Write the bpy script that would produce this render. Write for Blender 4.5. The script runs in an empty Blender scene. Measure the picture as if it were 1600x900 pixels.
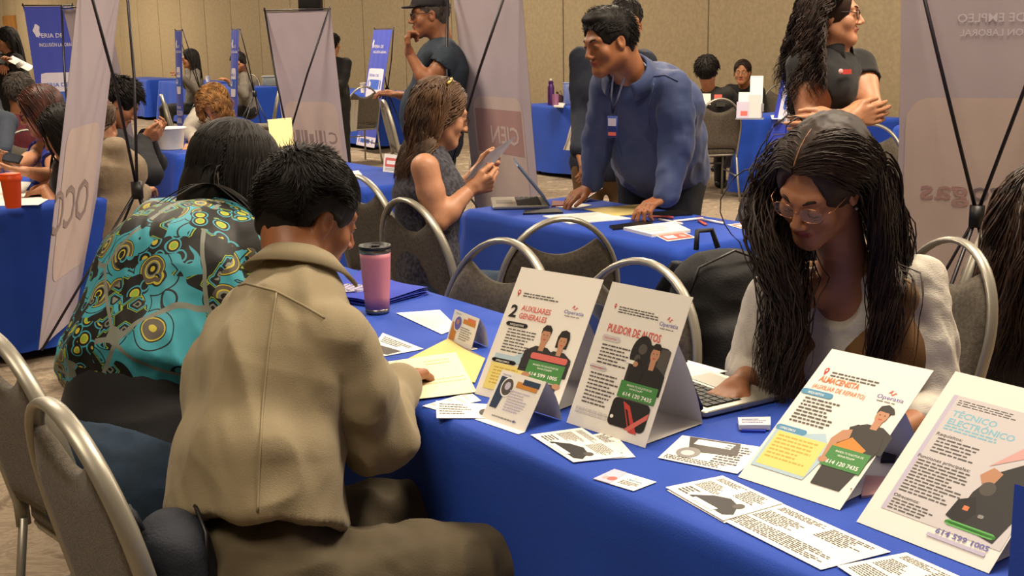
import bpy, math, random
import numpy as np
from mathutils import Vector, Matrix
random.seed(7); rng = np.random.default_rng(7)
S = bpy.context.scene
COL = S.collection

# ---------------------------------------------------------------- camera
F, CAMH, PITCH, ROLL = 1850.0, 1.53, math.atan(400/1850), 0.0165
_c, _s, _cp, _sp = math.cos(ROLL), math.sin(ROLL), math.cos(PITCH), math.sin(PITCH)
cam = bpy.data.cameras.new('camera'); co = bpy.data.objects.new('camera', cam); COL.objects.link(co)
cam.sensor_width = 36; cam.lens = 36*F/1600; cam.clip_start = .05; cam.clip_end = 200
rt = Vector((_c, -_s*_sp, -_s*_cp)); up = Vector((_s, _c*_sp, _c*_cp)); fw = Vector((0, _cp, -_sp))
co.matrix_world = Matrix(((rt.x, up.x, -fw.x, 0), (rt.y, up.y, -fw.y, 0), (rt.z, up.z, -fw.z, CAMH), (0, 0, 0, 1)))
S.camera = co

# ---------------------------------------------------------------- world, lamps, exposure
S.view_settings.view_transform = 'Standard'; S.view_settings.look = 'None'
S.view_settings.exposure = -0.27; S.view_settings.gamma = 1.0
wd = bpy.data.worlds.new('hall_air'); S.world = wd; wd.use_nodes = True
wd.node_tree.nodes['Background'].inputs[0].default_value = (1.0, .86, .70, 1)
wd.node_tree.nodes['Background'].inputs[1].default_value = .62
def SNp(s, n, z=0.0):               # hall axes: s runs along the table rows and the back wall, n away from the rows
    return Vector((.6*s + .8*n, -.8*s + .6*n, z))
AREA_LAMPS = [(-1.8, 3.4, 300), (-6.5, 1.5, 230), (-6.8, 6.6, 330), (-13.5, 6.4, 430), (-1.0, 8.0, 380), (-20, 5, 500), (-28, 6, 700), (-38, 6, 700), (-1.2, -.6, 125)]
for i, (s, n, e) in enumerate(AREA_LAMPS):
    L = bpy.data.lights.new('ceiling_light', 'AREA'); L.shape = 'RECTANGLE'; L.size = 1.5; L.size_y = 1.5
    L.energy = e; L.color = (1.0, .84, .64)
    o = bpy.data.objects.new('ceiling_light', L); COL.objects.link(o); o.location = SNp(s, n, 4.25)

# ---------------------------------------------------------------- picture helpers: pixel -> place in the hall
def ray(px, py):
    dx, dy = (px-800)/F, (py-450)/F
    x, y = dx*_c - dy*_s, dx*_s + dy*_c
    return Vector((x, _cp - y*_sp, -_sp - y*_cp))
def P(px, py, z=0.75):
    r = ray(px, py); return Vector((0, 0, CAMH)) + r*((z-CAMH)/r.z)
def W(px, py, Y):
    r = ray(px, py); return Vector((0, 0, CAMH)) + r*(Y/r.y)
V = Vector
def A(v): return np.array(v, dtype=float)
def nrm(v):
    v = A(v); return v/max(np.linalg.norm(v), 1e-9)

# ---------------------------------------------------------------- materials
def lin(h):
    h = h.lstrip('#'); r = [int(h[i:i+2], 16)/255 for i in (0, 2, 4)]
    return tuple((x/12.92 if x <= .04045 else ((x+.055)/1.055)**2.4) for x in r) + (1,)
MATS = {}
def mat(name, col, rough=.6, metal=0., var=0., vs=6., bump=0., bs=60., sheen=0., spec=.5, alpha=1., sss=0., stretch=None, col2=None):
    if name in MATS: return MATS[name]
    m = bpy.data.materials.new(name); m.use_nodes = True; MATS[name] = m
    nt = m.node_tree; b = nt.nodes['Principled BSDF']; c = lin(col) if isinstance(col, str) else col
    b.inputs['Base Color'].default_value = c; b.inputs['Roughness'].default_value = rough
    b.inputs['Metallic'].default_value = metal; b.inputs['Specular IOR Level'].default_value = spec
    if sheen: b.inputs['Sheen Weight'].default_value = sheen; b.inputs['Sheen Roughness'].default_value = .4
    if alpha < 1: b.inputs['Alpha'].default_value = alpha
    if sss: b.inputs['Subsurface Weight'].default_value = sss; b.inputs['Subsurface Radius'].default_value = (.01, .004, .002); b.inputs['Subsurface Scale'].default_value = 1
    tc = nt.nodes.new('ShaderNodeTexCoord'); src = tc.outputs['Object']
    if stretch:
        mp = nt.nodes.new('ShaderNodeMapping'); mp.inputs['Scale'].default_value = stretch; nt.links.new(src, mp.inputs[0]); src = mp.outputs[0]
    if var or col2:
        n = nt.nodes.new('ShaderNodeTexNoise'); n.inputs['Scale'].default_value = vs; n.inputs['Detail'].default_value = 5
        nt.links.new(src, n.inputs['Vector'])
        mx = nt.nodes.new('ShaderNodeMix'); mx.data_type = 'RGBA'
        c2 = lin(col2) if col2 else tuple(max(0, x*(1-var)) for x in c[:3]) + (1,)
        c1 = c if col2 else tuple(min(1, x*(1+var*.6)) for x in c[:3]) + (1,)
        mx.inputs['A'].default_value = c1; mx.inputs['B'].default_value = c2
        rp = nt.nodes.new('ShaderNodeMapRange'); rp.inputs[1].default_value = .35; rp.inputs[2].default_value = .65
        nt.links.new(n.outputs['Fac'], rp.inputs[0]); nt.links.new(rp.outputs[0], mx.inputs['Factor'])
        nt.links.new(mx.outputs['Result'], b.inputs['Base Color'])
    if bump:
        n = nt.nodes.new('ShaderNodeTexNoise'); n.inputs['Scale'].default_value = bs; n.inputs['Detail'].default_value = 3
        nt.links.new(src, n.inputs['Vector'])
        bp = nt.nodes.new('ShaderNodeBump'); bp.inputs['Strength'].default_value = bump; bp.inputs['Distance'].default_value = .004
        nt.links.new(n.outputs['Fac'], bp.inputs['Height']); nt.links.new(bp.outputs['Normal'], b.inputs['Normal'])
    return m
M_blue = mat('blue_table_fabric', '#0d42b0', .8, bump=.15, bs=300, sheen=.08, var=.08, vs=3)
M_white = mat('white_paper', '#f2efe8', .6)
M_fold = mat('folded_card', '#d8d5d2', .6)
M_silver = mat('silver_frame_paint', '#a09c90', .38, metal=.55, var=.06)
M_pad = mat('grey_upholstery', '#5b5348', .9, var=.3, vs=90, bump=.4, bs=350, sheen=.2)
M_pole = mat('black_pole', '#17131c', .4)
M_black = mat('black_plastic', '#101014', .45)

# ---------------------------------------------------------------- objects
def link(name, me, parent=None, loc=None):
    o = bpy.data.objects.new(name, me); COL.objects.link(o)
    if parent is not None: o.parent = parent
    if loc is not None: o.location = loc
    return o
def tag(o, label=None, cat=None, group=None, kind=None):
    if label: o['label'] = label
    if cat: o['category'] = cat
    if group: o['group'] = group
    if kind: o['kind'] = kind
    return o
def empty(name, loc, label, cat, group=None, rz=0.):
    o = bpy.data.objects.new(name, None); COL.objects.link(o); o.location = loc; o.rotation_euler.z = rz
    o.empty_display_size = .1
    return tag(o, label, cat, group)
def mesh(name, vs, fs, mats, parent=None, smooth=True, mi=None, loc=None, origin=None):
    """vs in world space; origin (a Vector) is subtracted so that the mesh is local to its thing"""
    if isinstance(vs, np.ndarray) and origin is not None: vs = vs - A(origin)
    elif origin is not None: vs = [Vector(v)-Vector(origin) for v in vs]
    me = bpy.data.meshes.new(name)
    me.from_pydata([tuple(v) for v in vs] if not isinstance(vs, np.ndarray) else vs.tolist(), [], fs if isinstance(fs, list) else fs.tolist())
    for m in (mats if isinstance(mats, (list, tuple)) else [mats]): me.materials.append(m)
    if mi is not None: me.polygons.foreach_set('material_index', np.asarray(mi, dtype=np.int32))
    if smooth: me.polygons.foreach_set('use_smooth', [True]*len(me.polygons))
    me.update()
    return link(name, me, parent, loc)
class MB:
    def __init__(s): s.v = []; s.f = []; s.m = []
    def add(s, v, f, mi=0):
        o = len(s.v); s.v += [tuple(x) for x in v]; s.f += [tuple(i+o for i in q) for q in f]; s.m += [mi]*len(f)
    def box(s, c, d, R=None, mi=0, bev=0.):
        R = R or Matrix.Identity(3); c = V(c); hx, hy, hz = d[0]/2, d[1]/2, d[2]/2
        if bev <= 0:
            v = [c + R @ V((x*hx, y*hy, z*hz)) for x in (-1, 1) for y in (-1, 1) for z in (-1, 1)]
            s.add(v, [(0, 1, 3, 2), (4, 6, 7, 5), (0, 4, 5, 1), (2, 3, 7, 6), (0, 2, 6, 4), (1, 5, 7, 3)], mi)
        else:
            rings = []
            for z, ins in ((-hz, bev), (-hz+bev, 0), (hz-bev, 0), (hz, bev)):
                rings.append([c + R @ V((x, y, z)) for x, y in rrect(hx-ins, hy-ins, max(bev*1.5-ins, .0005))])
            s.loft(rings, True, True, mi)
    def loft(s, rings, cap0=True, cap1=True, mi=0, closed=True):
        n = len(rings[0]); v = [p for r in rings for p in r]; f = []
        for i in range(len(rings)-1):
            for j in range(n if closed else n-1):
                k = (j+1) % n; f.append((i*n+j, i*n+k, (i+1)*n+k, (i+1)*n+j))
        if cap0: f.append(tuple(range(n))[::-1])
        if cap1: f.append(tuple((len(rings)-1)*n+j for j in range(n)))
        s.add(v, f, mi)
    def tube(s, pts, r, n=8, mi=0, closed=False, flat=None, ref=None):
        pts = [V(p) for p in pts]; R = []; m = len(pts)
        rr = r if isinstance(r, (list, tuple)) else [r]*m
        prev = V(ref) if ref else None
        for i, p in enumerate(pts):
            t = (pts[(i+1) % m] - pts[i-1]) if closed else (pts[min(i+1, m-1)] - pts[max(i-1, 0)])
            t.normalize()
            if prev is None: prev = V((0, 0, 1)) if abs(t.z) < .9 else V((1, 0, 0))
            a = prev - t*prev.dot(t)
            if a.length < 1e-6: a = t.orthogonal()
            a.normalize(); b = t.cross(a)
            if ref is None: prev = a
            ra, rb = (rr[i], rr[i]) if flat is None else (rr[i]*flat[0], rr[i]*flat[1])
            R.append([p + a*math.cos(q)*ra + b*math.sin(q)*rb for q in [2*math.pi*j/n for j in range(n)]])
        if closed: R.append(R[0]); s.loft(R, False, False, mi)
        else: s.loft(R, True, True, mi)
    def lathe(s, prof, n=32, c=(0, 0, 0), mi=0, cap=True):
        s.loft([[V(c)+V((r*math.cos(2*math.pi*j/n), r*math.sin(2*math.pi*j/n), z)) for j in range(n)] for r, z in prof], cap, cap, mi)
    def ellipsoid(s, c, r, R=None, n=16, m=10, mi=0):
        R = R or Matrix.Identity(3)
        rings = [[V(c) + R @ V((r[0]*math.sin(a)*math.cos(2*math.pi*j/n), r[1]*math.sin(a)*math.sin(2*math.pi*j/n), -r[2]*math.cos(a))) for j in range(n)] for a in [math.pi*max(.02, min(.98, i/m)) for i in range(m+1)]]
        s.loft(rings, True, True, mi)
    def build(s, name, mats, parent=None, smooth=True, origin=None, loc=None):
        return mesh(name, s.v, s.f, mats, parent, smooth, s.m, loc, origin)
def rrect(hx, hy, r, n=3):
    out = []
    for cx, cy, a0 in ((hx-r, hy-r, 0), (-hx+r, hy-r, 90), (-hx+r, -hy+r, 180), (hx-r, -hy+r, 270)):
        for i in range(n+1):
            a = math.radians(a0 + 90*i/n); out.append((cx+r*math.cos(a), cy+r*math.sin(a)))
    return out
def autosmooth(o, ang=35):
    me = o.data
    me.set_sharp_from_angle(angle=math.radians(ang)); return o
def copy_tree(o, parent=None):
    c = o.copy(); COL.objects.link(c)
    if parent is not None: c.parent = parent
    for ch in list(o.children): copy_tree(ch, c)
    return c
def text_mesh(txt, size, bold=0.0, width=None):
    cu = bpy.data.curves.new('lettering', 'FONT'); cu.body = txt; cu.size = size; cu.offset = bold*size; cu.resolution_u = 2
    o = bpy.data.objects.new('lettering', cu); me = bpy.data.meshes.new_from_object(o)
    vs = [tuple(v.co) for v in me.vertices]; fs = [tuple(p.vertices) for p in me.polygons]
    bpy.data.objects.remove(o); bpy.data.curves.remove(cu); bpy.data.meshes.remove(me)
    if width and vs:
        w = max(v[0] for v in vs) - min(v[0] for v in vs); k = width/w
        vs = [(v[0]*k, v[1], v[2]) for v in vs]
    return vs, fs

# ---------------------------------------------------------------- implicit surfaces for bodies and cloth
def vnoise(p):
    i = np.floor(p).astype(np.int64); f = p - i; f = f*f*(3-2*f)
    def h(a): 
        x = (a[:, 0]*73856093) ^ (a[:, 1]*19349663) ^ (a[:, 2]*83492791)
        x = (x ^ (x >> 13))*1274126177 & 0x7fffffff
        return ((x ^ (x >> 16)) & 0xffff)/65535.
    r = 0
    for a in (0, 1):
        for b in (0, 1):
            for c in (0, 1):
                w = (f[:, 0] if a else 1-f[:, 0])*(f[:, 1] if b else 1-f[:, 1])*(f[:, 2] if c else 1-f[:, 2])
                r = r + w*h(i+np.array([a, b, c]))
    return r*2-1
class SDF:
    def __init__(s, lo, hi, res):
        s.lo = A(lo)-.02; s.res = res; s.n = np.ceil((A(hi)+.02-s.lo)/res).astype(int)+1
        s.d = np.full(tuple(s.n), .1, np.float32)
    def _op(s, fn, lo, hi, k, op):
        a = np.maximum(np.floor((A(lo)-k-s.res*2-s.lo)/s.res).astype(int), 0); b = np.minimum(np.ceil((A(hi)+k+s.res*2-s.lo)/s.res).astype(int)+1, s.n)
        if (b <= a).any(): return
        ax = [(s.lo[i]+s.res*np.arange(a[i], b[i])).astype(np.float32) for i in range(3)]
        d2 = fn(ax[0][:, None, None], ax[1][None, :, None], ax[2][None, None, :])
        sl = (slice(a[0], b[0]), slice(a[1], b[1]), slice(a[2], b[2])); d1 = s.d[sl]
        if op == 'u':
            h = np.clip(.5+.5*(d1-d2)/k, 0, 1); s.d[sl] = d1*(1-h)+d2*h - k*h*(1-h)
        else:
            h = np.clip(.5-.5*(d1+d2)/k, 0, 1); s.d[sl] = d1*(1-h)-d2*h + k*h*(1-h)
    def cap(s, a, r0, b, r1, k=.02, wide=None, f=1., op='u'):
        a, b = A(a), A(b); ba = b-a; bb = max(ba@ba, 1e-9); q = nrm(wide) if wide is not None else None
        R = max(r0, r1)*max(f, 1)
        def fn(X, Y, Z):
            dx, dy, dz = X-a[0], Y-a[1], Z-a[2]
            h = np.clip((dx*ba[0]+dy*ba[1]+dz*ba[2])/bb, 0, 1)
            dx = dx-h*ba[0]; dy = dy-h*ba[1]; dz = dz-h*ba[2]
            if q is not None:
                g = (dx*q[0]+dy*q[1]+dz*q[2])*(1/f-1); dx = dx+g*q[0]; dy = dy+g*q[1]; dz = dz+g*q[2]
            return np.sqrt(dx*dx+dy*dy+dz*dz)-(r0+(r1-r0)*h)
        s._op(fn, np.minimum(a, b)-R, np.maximum(a, b)+R, k, op)
    def ell(s, c, r, R=None, k=.02, op='u'):
        c, r = A(c), A(r); R = np.eye(3) if R is None else R; m = r.max()
        def fn(X, Y, Z):
            dx, dy, dz = X-c[0], Y-c[1], Z-c[2]
            p = [dx*R[0, i]+dy*R[1, i]+dz*R[2, i] for i in range(3)]
            k0 = np.sqrt(sum((p[i]/r[i])**2 for i in range(3)))+1e-6
            k1 = np.sqrt(sum((p[i]/r[i]**2)**2 for i in range(3)))+1e-6
            return k0*(k0-1)/k1
        s._op(fn, c-m, c+m, k, op)
    def plane(s, c, n, k=.005):          # cut away the side n points to
        c, n = A(c), nrm(n)
        s._op(lambda X, Y, Z: -((X-c[0])*n[0]+(Y-c[1])*n[1]+(Z-c[2])*n[2]), s.lo, s.lo+s.n*s.res, k, 's')
    def nets(s):
        d = s.d; ins = d < 0
        d[0], d[-1], d[:, 0], d[:, -1], d[:, :, 0], d[:, :, -1] = (.05,)*6; ins = d < 0
        c = [(i, j, k) for i in (0, 1) for j in (0, 1) for k in (0, 1)]
        n = d.shape; cnt = np.zeros((n[0]-1, n[1]-1, n[2]-1), np.int8)
        for i, j, k in c: cnt += ins[i:n[0]-1+i, j:n[1]-1+j, k:n[2]-1+k]
        idx = np.argwhere((cnt > 0) & (cnt < 8))
        vals = {q: d[idx[:, 0]+q[0], idx[:, 1]+q[1], idx[:, 2]+q[2]] for q in c}
        pos = np.zeros((len(idx), 3)); num = np.zeros(len(idx))
        for q in c:
            for ax in range(3):
                if q[ax] == 0:
                    q2 = list(q); q2[ax] = 1; a, b = vals[q], vals[tuple(q2)]
                    m = (a < 0) != (b < 0); t = np.where(m, a/np.where(m, a-b, 1), 0)
                    for x in range(3): pos[:, x] += np.where(m, q[x]+(t if x == ax else 0), 0)
                    num += m
        pos = (pos/num[:, None] + idx)*s.res + s.lo
        vid = np.full(cnt.shape, -1, np.int32); vid[idx[:, 0], idx[:, 1], idx[:, 2]] = np.arange(len(idx))
        F_ = []
        for ax in range(3):
            u, v = (ax+1) % 3, (ax+2) % 3
            sl0 = [slice(1, -1)]*3; sl0[ax] = slice(0, -1); sl1 = [slice(1, -1)]*3; sl1[ax] = slice(1, None)
            a, b = ins[tuple(sl0)], ins[tuple(sl1)]
            for msk, fl in ((a & ~b, False), (~a & b, True)):
                e = np.argwhere(msk); off = np.array([1, 1, 1]); off[ax] = 0; e = e+off
                du = np.zeros(3, int); du[u] = 1; dv = np.zeros(3, int); dv[v] = 1
                g = [vid[tuple((e-o_).T)] for o_ in (du+dv, dv, 0*du, du)]
                if fl: g = g[::-1]
                F_.append(np.stack(g, 1))
        F_ = np.concatenate(F_); F_ = F_[(F_ >= 0).all(1)]
        return pos, F_
def vnormals(p, f):
    e = np.cross(p[f[:, 2]]-p[f[:, 0]], p[f[:, 3]]-p[f[:, 1]]); n = np.zeros_like(p)
    for i in range(4): np.add.at(n, f[:, i], e)
    return n/np.maximum(np.linalg.norm(n, axis=1), 1e-12)[:, None]
def wrinkle(p, f, amp, freq, axis=None, stretch=.25, ridged=True, seed=0.):
    """cloth folds: noise stretched along axis, pushed along the normals"""
    q = p.copy()
    if axis is not None:
        a = nrm(axis); q = q - np.outer(q@a, a)*(1-stretch)
    w = vnoise(q*3.1+seed+5)[:, None]*.35
    v = vnoise((q+w*.12)*freq+seed)
    if ridged: v = 1-2*np.abs(v)
    v = .7*v + .3*vnoise(q*freq*2.3+seed+9)
    return p + vnormals(p, f)*(v*amp)[:, None]

# hair as tapered strand clumps that fall over the head and shoulders
def hair_strands(roots, dirs, length, seg, coll, grav=.25, curl=0., cfreq=30., r=.004, taper=.4, sides=5, jit=.15, flat=.6, keep=.0, rngs=None, guide=None, gk=.5, sweep=None, cull=None):
    g = rngs or rng; N = len(roots); p = roots.copy(); dd = dirs/np.linalg.norm(dirs, axis=1)[:, None]
    L = np.broadcast_to(np.asarray(length, float), (N,)).copy(); st = L/seg; pts = [p.copy()]
    for i in range(seg):
        gr = grav*min(1, (i+1)/3)
        fl = np.stack([vnoise(p*9+7*q_+.13*i) for q_ in range(3)], 1)*jit*1.3
        dd = dd + np.array([0, 0, -1.])*gr + fl + g.normal(0, jit*.25/math.sqrt(seg), (N, 3)); dd /= np.linalg.norm(dd, axis=1)[:, None]
        p = p + dd*st[:, None]
        if sweep is not None:
            q = (p-sweep[0])@sweep[1]/sweep[3]; m = (q[:, 1] > -.02) & (q[:, 2] > -.17); dd[m] -= sweep[1][:, 1]*sweep[2]; dd /= np.linalg.norm(dd, axis=1)[:, None]
        if guide is not None:
            m_ = i/seg*guide.shape[1]; tg = guide[:, min(guide.shape[1]-1, int(m_))]; gd = tg-p; gd /= np.maximum(np.linalg.norm(gd, axis=1), 1e-6)[:, None]
            dd = dd + gd*gk; dd /= np.linalg.norm(dd, axis=1)[:, None]
        for (c, rad, R) in coll:
            q = (p-c)@R/rad; k = np.linalg.norm(q, axis=1); m = k < 1
            if m.any():
                qq = q[m]/k[m][:, None]; newp = (qq*rad)@R.T + c
                nn = (qq/rad)@R.T; nn /= np.linalg.norm(nn, axis=1)[:, None]
                p[m] = newp; dm = dd[m]; dn = (dm*nn).sum(1); dm = dm - nn*np.minimum(dn, 0)[:, None]
                dd[m] = dm/np.maximum(np.linalg.norm(dm, axis=1), 1e-6)[:, None]
        pts.append(p.copy())
    if cull is not None:
        q = (np.stack(pts, 1)-cull[0])@cull[1]; okc = (np.abs(q[:, :, 0]).max(1) < cull[2]); pts = [x[okc] for x in pts]; roots = roots[okc]; L = L[okc]; N = len(L)
    P_ = np.stack(pts, 1)                                     # N, seg+1, 3
    T = np.gradient(P_, axis=1); T /= np.maximum(np.linalg.norm(T, axis=2), 1e-9)[:, :, None]
    ref = np.where(np.abs(T[:, :, 2:3]) < .8, np.array([0, 0, 1.]), np.array([1., 0, 0]))
    a = np.cross(T, ref); a /= np.maximum(np.linalg.norm(a, axis=2), 1e-9)[:, :, None]; b = np.cross(T, a)
    t = np.linspace(0, 1, seg+1)[None, :]
    if curl:
        ph = 9*vnoise(roots*26)[:, None]+g.uniform(0, 1.2, (N, 1)); w = t*L[:, None]*cfreq*(1+.15*vnoise(roots*26+3)[:, None])+ph; am = curl*np.minimum(1, t*3)
        P_ = P_ + a*(np.cos(w)*am)[:, :, None] + b*(np.sin(w)*am)[:, :, None]
    rr = r*(1-(1-taper)*t**2)*g.uniform(.7, 1.3, (N, 1)); rr = rr*np.minimum(1, (1-t)*6+.12)
    an = np.arange(sides)*2*np.pi/sides
    ring = P_[:, :, None, :] + (a[:, :, None, :]*np.cos(an)[None, None, :, None] + b[:, :, None, :]*(np.sin(an)*flat)[None, None, :, None])*rr[:, :, None, None]
    v = ring.reshape(-1, 3); base = np.arange(N)[:, None, None]*(seg+1)*sides + np.arange(seg)[None, :, None]*sides
    j = np.arange(sides)[None, None, :]; k = (j+1) % sides
    f = np.stack([base+j, base+k, base+sides+k, base+sides+j], -1).reshape(-1, 4)
    return v, f
def joinvf(lst):
    vs, fs, o = [], [], 0
    for v, f in lst: vs.append(v); fs.append(np.asarray(f)+o); o += len(v)
    return np.concatenate(vs), np.concatenate(fs)
# ---------------------------------------------------------------- people
SKIN = dict(tan=mat('skin_tan', '#a8714f', .5, var=.10, vs=30, sss=.06), fair=mat('skin_fair', '#bd8766', .5, var=.08, vs=30, sss=.06),
            brown=mat('skin_brown', '#96603f', .5, var=.10, vs=30, sss=.05))
M_lips = mat('lips', '#96493f', .45); M_eye = mat('eye_white', '#cfc8c0', .25); M_iris = mat('iris', '#1c100b', .2)
HAIR = dict(black=mat('hair_black', '#15100e', .62, var=.5, vs=40, spec=.3), dark=mat('hair_dark_brown', '#2a1a13', .58, var=.5, vs=30, spec=.35),
            brown=mat('hair_brown', '#3d2516', .5, var=.45, vs=18, col2='#1f120c'), streak=mat('hair_streaked', '#21150f', .55, vs=9, col2='#6e4c2e', stretch=(1, 1, .25)),
            auburn=mat('hair_auburn', '#4a1d10', .5, vs=18, col2='#23100b'), blond=mat('hair_blond', '#a8793f', .55, vs=22, col2='#6b4523'),
            grey=mat('hair_grey', '#4a423c', .6, var=.4, vs=60))
def frame_of(fwd, up=(0, 0, 1), roll=0.):
    f = nrm(fwd); r = nrm(np.cross(f, up)); u = np.cross(r, f)
    if roll: r, u = r*math.cos(roll)+u*math.sin(roll), u*math.cos(roll)-r*math.sin(roll)
    return np.stack([r, f, u], 1)
CR_C, CR_R = np.array([0, -.018, .034]), np.array([.075, .096, .086])
def head_field(c, R, k, res, neck, neck_r, female, lids, jaw=1., low=-.13):
    L = lambda x, y, z: c + R @ (np.array([x, y, z])*k)
    s = SDF(np.minimum(c, A(neck))-.15*k, np.maximum(c, A(neck))+.15*k, res)
    E = lambda x, y, z, a, b, d, kk=.015, op='u': s.ell(L(x, y, z), np.array([a, b, d])*k, R, kk*k, op)
    C = lambda p, r0, q, r1, kk=.012, op='u', **w: s.cap(L(*p), r0*k, L(*q), r1*k, kk*k, op=op, **w)
    E(*CR_C, *CR_R)
    E(0, .028, -.030, .060, .060, .082, .03)
    for sx in (-1, 1):
        C((sx*.047*jaw, -.002, -.052), .022, (sx*.012, .066, -.094), .020, .03)
        E(sx*.040, .058, -.028, .024, .020, .024, .02)
        C((sx*.012, .084, .024), .011, (sx*.040, .070, .026), .010, .018)
        E(sx*.030, .098, .004, .017, .018, .012, .014, 's')
    if female: E(0, .066, -.096, .018, .016, .015, .02)
    else: E(0, .068, -.098, .024, .018, .017, .02)
    C((0, .084, .014), .0075, (0, .108, -.028), .0105, .014)
    for sx in (-1, 1): E(sx*.0115, .098, -.034, .0085, .010, .007, .008)
    C((-.016, .084, -.056), .0055, (0, .0915, -.0555), .0065, .007); C((.016, .084, -.056), .0055, (0, .0915, -.0555), .0065, .007)
    C((-.014, .083, -.066), .0065, (.014, .083, -.066), .0065, .007)
    C((-.018, .094, -.061), .0022, (.018, .094, -.061), .0022, .004, 's')
    for sx in (-1, 1):
        E(sx*.030, .076, .004, .0150, .0142, .0142, .005)
        if not lids: C((sx*.030-.0095, .094, .002), .0052, (sx*.030+.0095, .094, .002), .0052, .003, 's')
        E(sx*.077, -.006, -.004, .008, .019, .031, .008); E(sx*.0845, -.002, .002, .006, .010, .017, .005, 's')
    s.cap(L(0, -.022, -.055), .052*k*neck_r, A(neck), .056*k*neck_r, .03)
    s.cap(L(0, -.06, -.02), .045*k*neck_r, A(neck), .05*k*neck_r, .03)
    v, f = s.nets()
    q = ((v[f].mean(1)-c)@R)/k
    lip = (np.abs(q[:, 0]) < .0225) & (q[:, 1] > .080) & (q[:, 2] > -.0735+ .25*np.abs(q[:, 0])) & (q[:, 2] < -.0495-.25*np.abs(q[:, 0]))
    return v, f, lip.astype(int)
def hand(s, w, fd, pn, side, curl=.5, k=1., spread=.9, thumb=.6):
    """w wrist, fd pointing to the knuckles, pn out of the palm, side +1 / -1: which way the thumb lies"""
    w, fd = A(w), nrm(fd); pn = nrm(A(pn) - fd*(A(pn)@fd)); lt = np.cross(fd, pn)*side
    cs = curl if isinstance(curl, (list, tuple)) else [curl]*4
    for i, (o, ln) in enumerate(((.030, .95), (.010, 1.06), (-.010, 1.0), (-.029, .80))):
        kn = w + (fd*(.088-.006*abs(i-1)) + lt*o)*k
        s.cap(w + lt*o*.55*k + fd*.01*k, .0145*k, kn, .0118*k, .012)
        p = kn; th = 0.
        for j, (l, r0, r1) in enumerate(((.043, .0102, .0092), (.027, .0092, .0082), (.021, .0082, .0068))):
            th += cs[i]*(.9, 1.1, .7)[j]
            d = nrm(fd*math.cos(th) + pn*math.sin(th) + lt*o*5*(spread-.8)); q = p + d*l*ln*k; s.cap(p, r0*k, q, r1*k, .003); p = q
    t0 = w + (fd*.022+lt*.020)*k; t1 = t0 + nrm(fd*.75+lt*.62+pn*.30*thumb)*.046*k
    t2 = t1 + nrm(fd*.95+lt*.15+pn*.35*thumb)*.033*k; t3 = t2 + nrm(fd*1.+pn*.45*thumb-lt*.05)*.025*k
    s.cap(t0, .016*k, t1, .0125*k, .012); s.cap(t1, .0115*k, t2, .0102*k, .003); s.cap(t2, .0102*k, t3, .0080*k, .003)
def ik(a, b, l1, l2, pole):
    a, b = A(a), A(b); d = b-a; L = min(np.linalg.norm(d), (l1+l2)*.999); u = nrm(d)
    x = (l1*l1-l2*l2+L*L)/(2*L); h = math.sqrt(max(l1*l1-x*x, 0)); p = A(pole)-a; p = nrm(p-u*(p@u))
    return a+u*x+p*h
def eyeball(hfc, R, k, sx, parent, org, look=0., name='eye'):
    L = lambda x, y, z: V(hfc + R @ (np.array([x, y, z])*k)); b = MB(); RM = Matrix(R.tolist())
    b.ellipsoid(L(sx*.030, .076, .004), (.0132*k,)*3, RM, 14, 10, 0)
    b.ellipsoid(L(sx*.030+look, .0835, .003), (.0058*k, .0062*k, .0058*k), RM, 12, 8, 1)
    return b.build(name, [M_eye, M_iris], parent, True, org)
def glasses(c, R, k, parent, org, m, w=.024, h=.017, round_=.9, yoff=0., tilt=0., lens=None, r=.0011):
    L = lambda x, y, z: V(c + R @ (np.array([x, y, z])*k)); b = MB()
    for sx in (-1, 1):
        ring = []
        for i in range(22):
            a = 2*math.pi*i/22; e = round_; cx, cz = math.cos(a), math.sin(a)
            cx = math.copysign(abs(cx)**e, cx); cz = math.copysign(abs(cz)**e, cz)
            ring.append(L(sx*.031+w*cx, .100+yoff-abs(sx*.031+w*cx)*.12, .000+h*cz))
        b.tube(ring, r, 5, closed=True)
        b.tube([L(sx*(.031+w), .094+yoff, .005), L(sx*.073, .074, .010), L(sx*.080, .0, .012), L(sx*.078, -.02, -.004)], r, 5)
        if lens:
            bb = MB(); bb.add([tuple(p) for p in ring], [tuple(range(22))]); bb.build('lens', lens, parent, True, org)
    b.tube([L(-.031+w*.95, .098+yoff, .004), L(0, .103+yoff, .007), L(.031-w*.95, .098+yoff, .004)], r, 5)
    return b.build('glasses', m, parent, True, org)
def collar(neck, R, parent, org, m, rr=.068, h=.034, drop=.03, open_=.35, name='collar', fall=.02):
    b = MB(); sec = []
    for i in range(29):
        a = open_ + (2*math.pi-2*open_)*i/28       # angle from the front
        d = R[:, 1]*math.cos(a) + R[:, 0]*math.sin(a); u = R[:, 2]; k = 1+.10*math.cos(a)
        fr = max(0, math.cos(a)); hh = h*(1-.35*fr)
        pr = [(rr-.004, -.012), (rr-.006, hh-.004), (rr-.002, hh), (rr+.004, hh-.002), (rr+fall, -drop*(1+.6*fr)), (rr+fall-.004, -drop*(1+.6*fr)-.002), (rr+.001, hh-.012)]
        sec.append([V(A(neck)+d*x*k+u*z) for x, z in pr])
    b.loft(sec, True, True); return b.build(name, m, parent, True, org)
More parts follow.
